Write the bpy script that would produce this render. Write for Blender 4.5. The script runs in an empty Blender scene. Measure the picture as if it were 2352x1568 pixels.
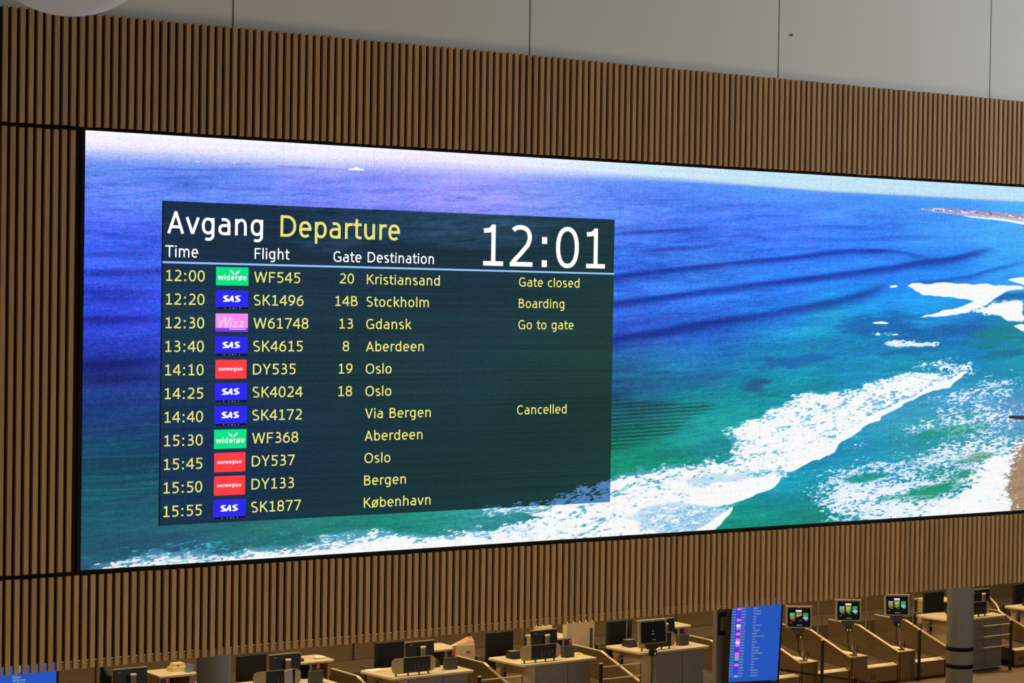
import bpy, bmesh, math, random
import numpy as np
from mathutils import Vector, Matrix
random.seed(7)
SC = bpy.context.scene
COL = SC.collection

# ---------------------------------------------------------------- camera
# world frame: X runs along the slatted wall, Y goes back behind it, Z is up (metres)
YAW, PITCH, ROLL = 0.61333, 0.01996, 0.01511
WY = 13.82          # plane of the big screen
fw = Vector((math.sin(YAW)*math.cos(PITCH), math.cos(YAW)*math.cos(PITCH), -math.sin(PITCH)))
rt = Vector((math.cos(YAW), -math.sin(YAW), 0)); up = rt.cross(fw)
rt, up = rt*math.cos(ROLL)+up*math.sin(ROLL), up*math.cos(ROLL)-rt*math.sin(ROLL)
cam = bpy.data.cameras.new('camera'); co = bpy.data.objects.new('camera', cam); COL.objects.link(co)
co.matrix_world = Matrix(((rt.x, up.x, -fw.x, 0), (rt.y, up.y, -fw.y, 0), (rt.z, up.z, -fw.z, 6.84), (0, 0, 0, 1)))
cam.sensor_width = 36; cam.lens = 36*5000/2352; cam.clip_end = 200
cam.dof.use_dof = True; cam.dof.focus_distance = 19; cam.dof.aperture_fstop = 9
SC.camera = co

# ---------------------------------------------------------------- light
w = bpy.data.worlds.new('hall_air'); SC.world = w; w.use_nodes = True
w.node_tree.nodes['Background'].inputs[0].default_value = (1.0, .93, .82, 1)
w.node_tree.nodes['Background'].inputs[1].default_value = 0.10
def area(name, loc, target, sx, sy, power, col):
    l = bpy.data.lights.new(name, 'AREA'); l.shape = 'RECTANGLE'; l.size = sx; l.size_y = sy; l.energy = power; l.color = col
    o = bpy.data.objects.new(name, l); COL.objects.link(o); o.location = loc
    d = Vector(target)-Vector(loc); o.rotation_euler = d.to_track_quat('-Z', 'Y').to_euler()
    return o
area('hall_light', (16, -6, 10), (11, 14, 6), 10, 4, 90, (1, .95, .88))
area('daylight', (24, 7.5, 11), (17, 14, 9), 5, 3, 760, (.94, .98, 1))
for i, x in enumerate((14, 20, 26, 32)):
    area('desk_downlight', (x+1, 29.4, 6.2), (x+1, 29.4, 0), 1.6, .8, 330, (1, .75, .44))
area('gallery_light', (20, 20, 3.9), (24, 29, .5), 14, 1.0, 42, (1, .86, .70))
area('floor_bounce', (9, 7, .6), (10.5, 14, 5), 12, 4, 380, (1, .74, .44))
vs = SC.view_settings
SC.display_settings.display_device = 'sRGB'
vs.view_transform = 'Standard'; vs.look = 'None'; vs.exposure = 0; vs.gamma = 1; vs.use_curve_mapping = False

# ---------------------------------------------------------------- materials
def lin(c):
    return tuple((x/255/12.92 if x/255 <= .04045 else ((x/255+.055)/1.055)**2.4) for x in c)
MATS = {}
def mat(name, rgb, rough=.5, metal=0, var=.08, scale=6, stretch=(1, 1, 1), perobj=0, bump=0, spec=.5, gen='Object'):
    if name in MATS: return MATS[name]
    m = bpy.data.materials.new(name); m.use_nodes = True; t = m.node_tree; N = t.nodes; L = t.links
    b = N['Principled BSDF']; b.inputs['Roughness'].default_value = rough; b.inputs['Metallic'].default_value = metal
    b.inputs['Specular IOR Level'].default_value = spec
    tc = N.new('ShaderNodeTexCoord'); mp = N.new('ShaderNodeMapping'); mp.inputs['Scale'].default_value = stretch
    L.new(tc.outputs[gen], mp.inputs[0]); nz = N.new('ShaderNodeTexNoise'); nz.inputs['Scale'].default_value = scale
    nz.inputs['Detail'].default_value = 4
    if perobj:
        oi = N.new('ShaderNodeObjectInfo'); ad = N.new('ShaderNodeVectorMath'); ad.operation = 'MULTIPLY_ADD'
        L.new(oi.outputs['Random'], ad.inputs[0]); ad.inputs[1].default_value = (31, 17, 53); L.new(mp.outputs[0], ad.inputs[2])
        L.new(ad.outputs[0], nz.inputs[0])
    else: L.new(mp.outputs[0], nz.inputs[0])
    mr = N.new('ShaderNodeMapRange'); mr.inputs['From Min'].default_value = .3; mr.inputs['From Max'].default_value = .7
    mr.inputs['To Min'].default_value = 1-var; mr.inputs['To Max'].default_value = 1+var
    L.new(nz.outputs[0], mr.inputs[0]); v = mr.outputs[0]
    if perobj:
        m2 = N.new('ShaderNodeMapRange'); m2.inputs['To Min'].default_value = 1-perobj; m2.inputs['To Max'].default_value = 1+perobj*.75
        L.new(oi.outputs['Random'], m2.inputs[0]); mu = N.new('ShaderNodeMath'); mu.operation = 'MULTIPLY'
        L.new(v, mu.inputs[0]); L.new(m2.outputs[0], mu.inputs[1]); v = mu.outputs[0]
    vm = N.new('ShaderNodeVectorMath'); vm.operation = 'SCALE'; vm.inputs[0].default_value = lin(rgb)
    L.new(v, vm.inputs['Scale']); L.new(vm.outputs[0], b.inputs['Base Color'])
    if bump:
        bp = N.new('ShaderNodeBump'); bp.inputs['Strength'].default_value = bump; bp.inputs['Distance'].default_value = .002
        L.new(nz.outputs[0], bp.inputs['Height']); L.new(bp.outputs[0], b.inputs['Normal'])
    MATS[name] = m; return m
def glow(name, rgb, s=1.0):
    if name in MATS: return MATS[name]
    m = bpy.data.materials.new(name); m.use_nodes = True; t = m.node_tree; b = t.nodes['Principled BSDF']
    b.inputs['Base Color'].default_value = (0, 0, 0, 1); b.inputs['Roughness'].default_value = .6; b.inputs['Specular IOR Level'].default_value = .1
    b.inputs['Emission Color'].default_value = lin(rgb)+(1,); b.inputs['Emission Strength'].default_value = s
    MATS[name] = m; return m
OAK = mat('oiled_oak', (170, 134, 88), .62, var=.13, scale=9, stretch=(6, 6, .55), perobj=.13, bump=.15)
BLACK = mat('black_backing', (15, 12, 11), .85, spec=.2)
PAINT = mat('grey_white_paint', (205, 208, 206), .55, var=.015, scale=.8)
JOINT = mat('joint_shadow_gap', (135, 126, 112), .8)
STEEL = mat('brushed_steel', (150, 126, 88), .36, .75, var=.10, scale=5, stretch=(1, 1, 6))  # brown in the base colour stands in for warm surroundings mirrored in steel
EDGE = mat('lit_steel_edge', (244, 220, 172), .35, .0, var=.05)  # pale non-metal colour stands in for light caught on tops and edges
LAMI = mat('pale_laminate', (206, 190, 152), .4, var=.05, scale=9)
GREYP = mat('grey_panel', (124, 118, 112), .55, var=.06)
SIDEP = mat('beige_cabinet_side', (182, 158, 116), .5, var=.05)
DARK = mat('black_plastic', (26, 24, 23), .5, var=.1)
DGREY = mat('dark_grey_plastic', (72, 70, 66), .5)
MGREY = mat('mid_grey_plastic', (118, 112, 104), .5)
FABRIC = mat('black_office_fabric', (27, 24, 22), .85, var=.15, scale=40)
CREAM = mat('cream_plastic', (226, 200, 150), .45)
PAPER = mat('paper', (240, 222, 190), .7)
ORANGE = mat('orange_card', (226, 160, 90), .7)
BLUEP = mat('blue_card', (130, 160, 185), .6)
CHROME = mat('chrome', (200, 195, 185), .22, .9)
COLM = mat('column_paint', (164, 164, 160), .6, var=.03, scale=3)
TAN = mat('tan_wall', (168, 146, 106), .6, var=.05, scale=2)
FLOORM = mat('brown_stone_floor', (124, 100, 74), .45, var=.07, scale=3)
BELTM = mat('belt_rubber', (74, 60, 42), .6, var=.12, scale=12)
FROST = mat('frosted_acrylic', (190, 168, 120), .35, var=.06)
GLOBEM = mat('opal_glass', (226, 222, 226), .25, var=.01)
GLOBEM.node_tree.nodes['Principled BSDF'].inputs['Emission Color'].default_value = (.92, .93, 1, 1); GLOBEM.node_tree.nodes['Principled BSDF'].inputs['Emission Strength'].default_value = .10
REDP = mat('red_plastic', (150, 20, 16), .4)

# ---------------------------------------------------------------- helpers
def link(name, bm, m, parent=None, loc=None):
    me = bpy.data.meshes.new(name); bm.to_mesh(me); bm.free()
    for mm in (m if isinstance(m, (list, tuple)) else [m]): me.materials.append(mm)
    o = bpy.data.objects.new(name, me); COL.objects.link(o)
    if parent: o.parent = parent
    if loc: o.location = loc
    return o
def thing(name, label, cat, loc=(0, 0, 0), rz=0, group=None):
    o = bpy.data.objects.new(name, None); COL.objects.link(o); o.location = loc; o.rotation_euler = (0, 0, rz)
    o['label'] = label; o['category'] = cat; o.empty_display_size = .1
    if group: o['group'] = group
    return o
def tag(o, label, cat, group=None):
    o['label'] = label; o['category'] = cat
    if group: o['group'] = group
    return o
def struct(o): o['kind'] = 'structure'; return o
def box(bm, a, b, bev=0, mi=0):
    g = bmesh.ops.create_cube(bm, size=1); vs_ = g['verts']
    for v in vs_:
        for i in range(3): v.co[i] = a[i]+(v.co[i]+.5)*(b[i]-a[i])
    fs = set(f for v in vs_ for f in v.link_faces)
    for f in fs: f.material_index = mi
    if bev:
        es = list(set(e for v in vs_ for e in v.link_edges))
        bmesh.ops.bevel(bm, geom=es, offset=bev, segments=1, affect='EDGES')
    return bm
def B(name, a, b, m, parent=None, bev=0):
    return link(name, box(bmesh.new(), a, b, bev), m, parent)
def prism(bm, pts, lo, hi, axis=2):
    """polygon pts extruded along axis from lo to hi; pts give the other two coordinates in order"""
    def mk(p, h):
        c = [p[0], p[1]]; c.insert(axis, h); return bm.verts.new(c)
    A = [mk(p, lo) for p in pts]; Z = [mk(p, hi) for p in pts]; n = len(pts)
    bm.faces.new(A); bm.faces.new(Z[::-1])
    for i in range(n): bm.faces.new((A[i], Z[i], Z[(i+1) % n], A[(i+1) % n]))
    bmesh.ops.recalc_face_normals(bm, faces=bm.faces)
    return bm
def PR(name, pts, lo, hi, m, parent=None, axis=2): return link(name, prism(bmesh.new(), pts, lo, hi, axis), m, parent)
def tube(bm, pts, r, n=8):
    pts = [Vector(p) for p in pts]; rings = []
    for i, p in enumerate(pts):
        d = (pts[min(i+1, len(pts)-1)]-pts[max(i-1, 0)]).normalized()
        a = d.cross(Vector((0, 0, 1)) if abs(d.z) < .9 else Vector((1, 0, 0))).normalized(); b_ = d.cross(a)
        rings.append([bm.verts.new(p+(a*math.cos(t*2*math.pi/n)+b_*math.sin(t*2*math.pi/n))*r) for t in range(n)])
    for u, v in zip(rings, rings[1:]):
        for t in range(n): bm.faces.new((u[t], u[(t+1) % n], v[(t+1) % n], v[t]))
    bm.faces.new(rings[0][::-1]); bm.faces.new(rings[-1])
    return bm
def T(name, pts, r, m, parent=None, n=8): return link(name, tube(bmesh.new(), pts, r, n), m, parent)
def rrect(x0, z0, x1, z1, r, n=4):
    out = []
    for cx, cz, a0 in ((x1-r, z1-r, 0), (x0+r, z1-r, 90), (x0+r, z0+r, 180), (x1-r, z0+r, 270)):
        for k in range(n+1):
            a = math.radians(a0+90*k/n); out.append((cx+r*math.cos(a), cz+r*math.sin(a)))
    return out
def smooth(o):
    for p in o.data.polygons: p.use_smooth = True
    return o
def dup(o, parent=None):
    c = o.copy(); COL.objects.link(c); c.parent = parent
    for ch in list(o.children): dup(ch, c)
    return c
def sub(child, part):
    child.parent = part; child.matrix_parent_inverse = Matrix(); child.matrix_basis = part.matrix_basis.inverted() @ child.matrix_basis
    return child
_tc = {}
# upright sans lettering drawn as strokes (cap height 1)
def EA(cx, cy, rx, ry, a0, a1, n=16, q=2.25):
    out = []
    for i in range(n+1):
        a = math.radians(a0+(a1-a0)*i/n); c, s = math.cos(a), math.sin(a)
        out.append((cx+rx*math.copysign(abs(c)**(2/q), c), cy+ry*math.copysign(abs(s)**(2/q), s)))
    return out
def make_glyphs(w_):
    h = w_/2; x = .75; G = {}
    def rnd(adv, l, r, y0, y1): return ((l+adv-r)/2, (y0+y1)/2, (adv-l-r)/2-h, (y1-y0)/2-h)
    ov = .015
    def full(adv, l, r, y0, y1): return EA(*rnd(adv, l, r, y0-ov, y1+ov), 0, 360, 28)
    L = .11+h
    G['A'] = (.825, [[(.03+h, 0), (.4125, 1-.3*w_)], [(.4125, 1-.3*w_), (.795-h, 0)], [(.19, .30), (.635, .30)], [(.36, 1-h), (.465, 1-h)]])
    G['B'] = (.81, [[(L, 0), (L, 1)], [(L, 1-h), (.40, 1-h)]+EA(.40, .765, .25-h+.02, .235-h, 90, -90)+[(L, .53)], [(L, .53), (.42, .53)]+EA(.42, .265+h/2, .32-h, .265-h/2, 90, -90)+[(L, h)]])
    G['C'] = (.827, [EA(.46, .5, .39-h, .5-h+ov, 48, 312, 22)])
    G['D'] = (.933, [[(L, 0), (L, 1)], [(L, 1-h), (.38, 1-h)]+EA(.38, .5, .48-h, .5-h, 90, -90, 20)+[(L, h)]])
    G['E'] = (.77, [[(L, 0), (L, 1)], [(L, 1-h), (.70, 1-h)], [(L, .53), (.67, .53)], [(L, h), (.71, h)]])
    G['F'] = (.72, [[(L, 0), (L, 1)], [(L, 1-h), (.66, 1-h)], [(L, .52), (.61, .52)]])
    G['G'] = (.917, [EA(.48, .5, .41-h, .5-h+ov, 52, 298, 22)+[(.83-h, .10), (.83-h, .45)], [(.50, .45), (.83, .45)]])
    G['H'] = (.93, [[(L, 0), (L, 1)], [(.93-L, 0), (.93-L, 1)], [(L, .53), (.93-L, .53)]])
    G['K'] = (.81, [[(L, 0), (L, 1)], [(L+.02, .42), (.70, 1.0)], [(.36, .56), (.76, 0)]])
    G['L'] = (.68, [[(L, 0), (L, 1)], [(L, h), (.64, h)]])
    G['O'] = (.97, [full(.97, .07, .07, 0, 1)])
    G['S'] = (.766, [EA(.385, .745, .29-h, .255-h+ov, 42, 270, 16)[:-1]+[(.38, .51)]+EA(.385, .262, .31-h, .262-h+ov, 85, -138, 16)])
    G['T'] = (.803, [[(.02, 1-h), (.783, 1-h)], [(.4015, 0), (.4015, 1)]])
    G['V'] = (.82, [[(.03+h, 1), (.41, .3*w_)], [(.41, .3*w_), (.79-h, 1)], [(.37, h*.6), (.45, h*.6)]])
    G['W'] = (1.24, [[(.04+h, 1), (.34, .0)], [(.34, 0), (.62, .98)], [(.62, .98), (.90, 0)], [(.90, 0), (1.2-h, 1)]])
    G['Y'] = (.792, [[(.03+h, 1), (.396, .45)], [(.762-h, 1), (.396, .45)], [(.396, 0), (.396, .48)]])
    G['X'] = (.8, [[(.05, 0), (.75, 1)], [(.05, 1), (.75, 0)]])
    G['a'] = (.722, [EA(.33, .50, .62-h-.33, .25-h+ov, 118, 0, 10)+[(.62-h, 0)], [(.62-h, .44), (.36, .43)]+EA(.30, .215+h/2, .235-h, .215-h/2, 90, 270, 12)+[(.42, h*.8), (.62-h, .14)]])
    G['b'] = (.76, [[(L, 0), (L, 1.04)], full(.76, .11, .07, 0, x)])
    G['c'] = (.634, [EA(.37, .375, .30-h, .375-h+ov, 52, 308, 18)])
    G['d'] = (.76, [[(.65-h, 0), (.65-h, 1.04)], full(.76, .07, .11, 0, x)])
    G['e'] = (.723, [EA(.367, .375, .297-h, .375-h+ov, 0, 312, 22), [(.08+h, .385), (.664, .385)]])
    G['f'] = (.437, [[(.17+h, 0), (.17+h, .80)]+EA(.17+h+.17, .80, .17, .24-h, 180, 90, 8)+[(.45, 1.04-h)], [(.04, x-h), (.42, x-h)]])
    G['g'] = (.76, [full(.76, .07, .11, .02, x), [(.65-h, x), (.65-h, 0)]+EA(.37, .0, .28-h, .28-h, 0, -125, 10)])
    G['h'] = (.767, [[(L, 0), (L, 1.04)], [(.657-h, 0), (.657-h, .42)]+EA(.40, .42, .257-h, .33-h+ov, 0, 140, 10)+[(L, .55)]])
    G['n'] = (.767, [[(L, 0), (L, x)], [(.657-h, 0), (.657-h, .42)]+EA(.40, .42, .257-h, .33-h+ov, 0, 140, 10)+[(L, .55)]])
    G['u'] = (.767, [[(.657-h, 0), (.657-h, x)], [(L, x), (L, .33)]+EA(.367, .33, .257-h, .33-h+ov, 180, 320, 10)+[(.657-h, .2)]])
    G['i'] = (.315, [[(.1575, 0), (.1575, x)], [(.1575, .87), (.1575, 1.0)]])
    G['l'] = (.315, [[(.1575, 0), (.1575, 1.04)]])
    G['j'] = (.36, [[(.2, x), (.2, -.1), (.05, -.2)], [(.2, .87), (.2, 1.0)]])
    G['k'] = (.685, [[(L, 0), (L, 1.04)], [(L+.02, .30), (.60, x)], [(.33, .40), (.64, 0)]])
    G['m'] = (1.155, [[(L, 0), (L, x)], [(.577, 0), (.577, .45)]+EA(.36, .45, .217, .30-h+ov, 0, 140, 10)+[(L, .57)], [(1.045-h, 0), (1.045-h, .45)]+EA(.80, .45, .245-h, .30-h+ov, 0, 140, 10)+[(.60, .57)]])
    G['o'] = (.747, [full(.747, .07, .07, 0, x)])
    G['ø'] = (.747, [full(.747, .07, .07, 0, x), [(.08, -.04), (.67, .79)]])
    G['p'] = (.76, [[(L, -.28), (L, x)], full(.76, .11, .07, 0, x)])
    G['r'] = (.495, [[(L, 0), (L, x)], [(L, .50)]+EA(.40, .42, .24, .33-h, 155, 90, 6)+[(.49, x-h)]])
    G['s'] = (.613, [EA(.31, .56, .235-h, .19-h+ov, 38, 265, 12)+EA(.31, .20, .25-h, .20-h+ov, 85, -142, 12)])
    G['t'] = (.459, [[(.13+h, .95), (.13+h, .18)]+EA(.13+h+.14, .18, .14, .18-h, 180, 270, 6)+[(.44, h)], [(.03, x-h), (.44, x-h)]])
    G['v'] = (.685, [[(.02+h, x), (.3425, .1*w_)], [(.3425, .1*w_), (.665-h, x)]])
    G['w'] = (1.02, [[(.03+h, x), (.28, .02)], [(.28, .02), (.51, x-.03)], [(.51, x-.03), (.74, .02)], [(.74, .02), (.99-h, x)]])
    G['z'] = (.61, [[(.06, x-h), (.55, x-h)], [(.52, x-h), (.09, h)], [(.06, h), (.56, h)]])
    G['0'] = (.751, [full(.751, .065, .065, 0, 1)])
    G['1'] = (.751, [[(.40, 0), (.40, 1)], [(.14, h), (.66, h)], [(.15, .845), (.30, .86), (.38, .93)]])
    G['2'] = (.751, [EA(.355, .715, .30-h, .285-h+ov, 140, -12, 14)+[(.55, .53), (.36, .31), (.10+h, w_*.9)], [(.08, h), (.68, h)]])
    G['3'] = (.751, [EA(.34, .755, .28-h, .245-h+ov, 128, -90, 14), EA(.34, .265+h/2, .33-h, .265-h/2+ov, 90, -132, 14), [(.22, .515), (.36, .515)]])
    G['4'] = (.751, [[(.53, 0), (.53, 1)], [(.51, .95), (.08, .36)], [(.05, .30), (.72, .30)]])
    G['5'] = (.751, [[(.15, 1-h), (.66, 1-h)], [(.15+h, 1), (.15+h, .50)], [(.15+h, .57)]+EA(.34, .315, .33-h, .315-h+ov, 92, -132, 16)])
    G['6'] = (.751, [full(.751, .065, .065, 0, .66), EA(.64, .33, .57-h, .67-h, 180, 96, 12)])
    G['7'] = (.751, [[(.07, 1-h), (.69, 1-h)], [(.66-h*.4, 1-h), (.27, 0)]])
    G['8'] = (.751, [full(.751, .095, .095, .48, 1), full(.751, .065, .065, 0, .56)])
    G['9'] = (.751, [full(.751, .065, .065, .34, 1), EA(.111, .67, .57-h, .67-h, 0, -84, 12)])
    G[':'] = (.487, [[(.2435, .0), (.2435, .17)], [(.2435, .57), (.2435, .74)]])
    G[' '] = (.43, [])
    return G
_gl = {}
def glyphs(s, w_=.128):
    if w_ not in _gl: _gl[w_] = make_glyphs(w_)
    if (s, w_) in _tc: return _tc[(s, w_)]
    V = []; F = []; x = 0; h = w_/2
    for ch in s:
        adv, strokes = _gl[w_][ch]
        for st in strokes:
            P = [Vector((p[0]+x, p[1])) for p in st]; P = [p for i, p in enumerate(P) if i == 0 or (p-P[i-1]).length > 1e-5]
            hh = h*(1.25 if ch in ':i' and (P[-1]-P[0]).length < .2 else 1)
            closed = (P[0]-P[-1]).length < 1e-4; base = len(V)
            for i, p in enumerate(P):
                a = P[i-1] if i > 0 else (P[-2] if closed else p); b = P[i+1] if i < len(P)-1 else (P[1] if closed else p)
                d1 = (p-a).normalized() if (p-a).length > 0 else None; d2 = (b-p).normalized() if (b-p).length > 0 else None
                d = (d1+d2) if d1 and d2 else (d1 or d2)
                if d.length < 1e-5: d = d2
                d = d.normalized(); n = Vector((-d.y, d.x)); k = 1/max(.55, abs(n.dot(Vector((-d2.y, d2.x))))) if d2 else 1
                V.append(tuple(p+n*hh*k)); V.append(tuple(p-n*hh*k))
            for i in range(len(P)-1): F.append((base+2*i, base+2*i+1, base+2*i+3, base+2*i+2))
        x += adv
    _tc[(s, w_)] = (V, F)
    return V, F
def text_bm(bm, s, x0, zb, cap, x1=None, xs=None, y=0, shear=0, centre=None, bold=0, w_=.128):
    """lettering in the X-Z plane facing -Y"""
    vs_, fs = glyphs(s, w_+bold); lo = min(v[0] for v in vs_); hi = max(v[0] for v in vs_)
    sx = (x1-x0)/(hi-lo) if x1 is not None else xs*cap
    if centre is not None: x0 = centre-(hi-lo)*sx/2
    V = [bm.verts.new((x0+(v[0]-lo)*sx+shear*v[1]*cap, y, zb+v[1]*cap)) for v in vs_]
    for f in fs: bm.faces.new([V[i] for i in f])
    return sx/cap
def text(s, x0, zb, cap, m, parent, y, name='lettering', **kw):
    bm = bmesh.new(); text_bm(bm, s, x0, zb, cap, y=y, **kw)
    return link(name, bm, m, parent)

# ---------------------------------------------------------------- room shell
struct(B('floor', (-4, -4, -.2), (48, 40, 0), FLOORM))
struct(B('wall_back', (0, 36.0, 0), (48, 36.3, 11.6), TAN))
struct(B('ceiling', (-4, 8, 11.6), (48, 36.3, 11.9), PAINT))
# painted panels above the slats
wt = struct(B('wall_top', (2.0, WY+.075, 8.6), (27, WY+.4, 11.6), JOINT))
PX = [2.098+2.5955*i for i in range(10)]
for i in range(9):
    B('panel', (PX[i]+.007, WY+.045, 8.62), (PX[i+1]-.007, WY+.074, 11.5), PAINT, wt)
B('screw_hook', (12.61, WY+.032, 9.108), (12.635, WY+.045, 9.122), DARK, wt)
# slatted cladding
PITCHX, SLW, SLD = .0611, .0365, .027
def slat_mesh(h, name):
    bm = box(bmesh.new(), (0, 0, 0), (SLW, SLD, h), .0018); me = bpy.data.meshes.new(name); bm.to_mesh(me); bm.free(); me.materials.append(OAK); return me
def slats(parent, z0, z1, k0, k1):
    me = slat_mesh(z1-z0, 'slat')
    for k in range(k0, k1):
        o = bpy.data.objects.new('slat', me); COL.objects.link(o); o.parent = parent
        j = random.uniform(-.002, .002) if (k//14) % 3 else random.uniform(-.004, .001)
        o.location = (5.5812+k*PITCHX-SLW, WY-SLD+random.uniform(-.0012, .0012), z0+j)
wu = struct(B('wall_upper', (4.3, WY+.001, 7.956), (17.2, WY+.045, 8.722), BLACK))
slats(wu, 7.961, 8.73, -18, 186)
wl = struct(B('wall_left', (4.3, WY+.001, 4.913), (6.117, WY+.045, 7.955), BLACK))
slats(wl, 4.934, 7.932, -18, 9)
wd = struct(B('wall_lower', (4.3, WY+.001, 4.32), (17.2, WY+.045, 4.912), BLACK))
slats(wd, 4.266, 4.905, -18, 186)
struct(B('trim_1', (4.3, WY+.046, 4.33), (17.2, WY+.5, 8.6), BLACK))

# ---------------------------------------------------------------- big screen: the moving-sea picture
S0, S1, Z0, Z1 = 6.148, 16.90, 4.937, 7.937
TW, TH = 3000, 900
rng = np.random.default_rng(5)
S, Z = np.meshgrid(S0+(np.arange(TW)+.5)/TW*(S1-S0), Z0+(np.arange(TH)+.5)/TH*(Z1-Z0))
S = S.astype(np.float32); Z = Z.astype(np.float32)
def vn(x, y, seed):
    r = np.random.default_rng(seed); T_ = r.random((256, 256)).astype(np.float32)
    xi = np.floor(x).astype(np.int32); yi = np.floor(y).astype(np.int32); fx = x-xi; fy = y-yi
    fx = fx*fx*(3-2*fx); fy = fy*fy*(3-2*fy); a = xi & 255; b_ = yi & 255; a1 = (a+1) & 255; b1 = (b_+1) & 255
    return (T_[b_, a]*(1-fx)+T_[b_, a1]*fx)*(1-fy)+(T_[b1, a]*(1-fx)+T_[b1, a1]*fx)*fy
def fbm(x, y, seed, o=3):
    s = 0; t = 0; k = 1.
    for i in range(o): s = s+k*vn(x*2**i, y*2**i, seed+i); t += k; k *= .55
    return s/t
def sstep(a, b_, x):
    t = np.clip((x-a)/(b_-a), 0, 1); return t*t*(3-2*t)
def window(pts, m=.35):
    xs = [p[0] for p in pts]; ys = [p[1] for p in pts]
    i0 = max(0, int((min(xs)-m-S0)/(S1-S0)*TW)); i1 = min(TW, int((max(xs)+m-S0)/(S1-S0)*TW)+1)
    j0 = max(0, int((min(ys)-m-Z0)/(Z1-Z0)*TH)); j1 = min(TH, int((max(ys)+m-Z0)/(Z1-Z0)*TH)+1)
    return slice(j0, j1), slice(i0, i1)
def poly(pts, dx=0, dz=0, win=None):
    """mask of a polygon, its outline shaken by the dx, dz fields; returns the window it was drawn in"""
    w_ = win or window(pts); X = S[w_]+(dx[w_] if isinstance(dx, np.ndarray) else dx); Y = Z[w_]+(dz[w_] if isinstance(dz, np.ndarray) else dz)
    c = np.zeros(X.shape, bool); n = len(pts)
    for i in range(n):
        ax, ay = pts[i]; bx, by = pts[(i+1) % n]
        if ay == by: continue
        c ^= ((ay > Y) != (by > Y)) & (X < (bx-ax)*(Y-ay)/(by-ay)+ax)
    return w_, c
def blur(a, rx, ry):
    a = a.astype(np.float32)
    for ax, r in ((1, rx), (0, ry)):
        for _ in range(2):
            p = np.pad(a, [(r+1, r) if i == ax else (0, 0) for i in (0, 1)], mode='edge'); c = np.cumsum(p, axis=ax, dtype=np.float64)
            a = ((c[:, 2*r+1:]-c[:, :-2*r-1]) if ax == 1 else (c[2*r+1:]-c[:-2*r-1])).astype(np.float32)/(2*r+1)
    return a
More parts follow.
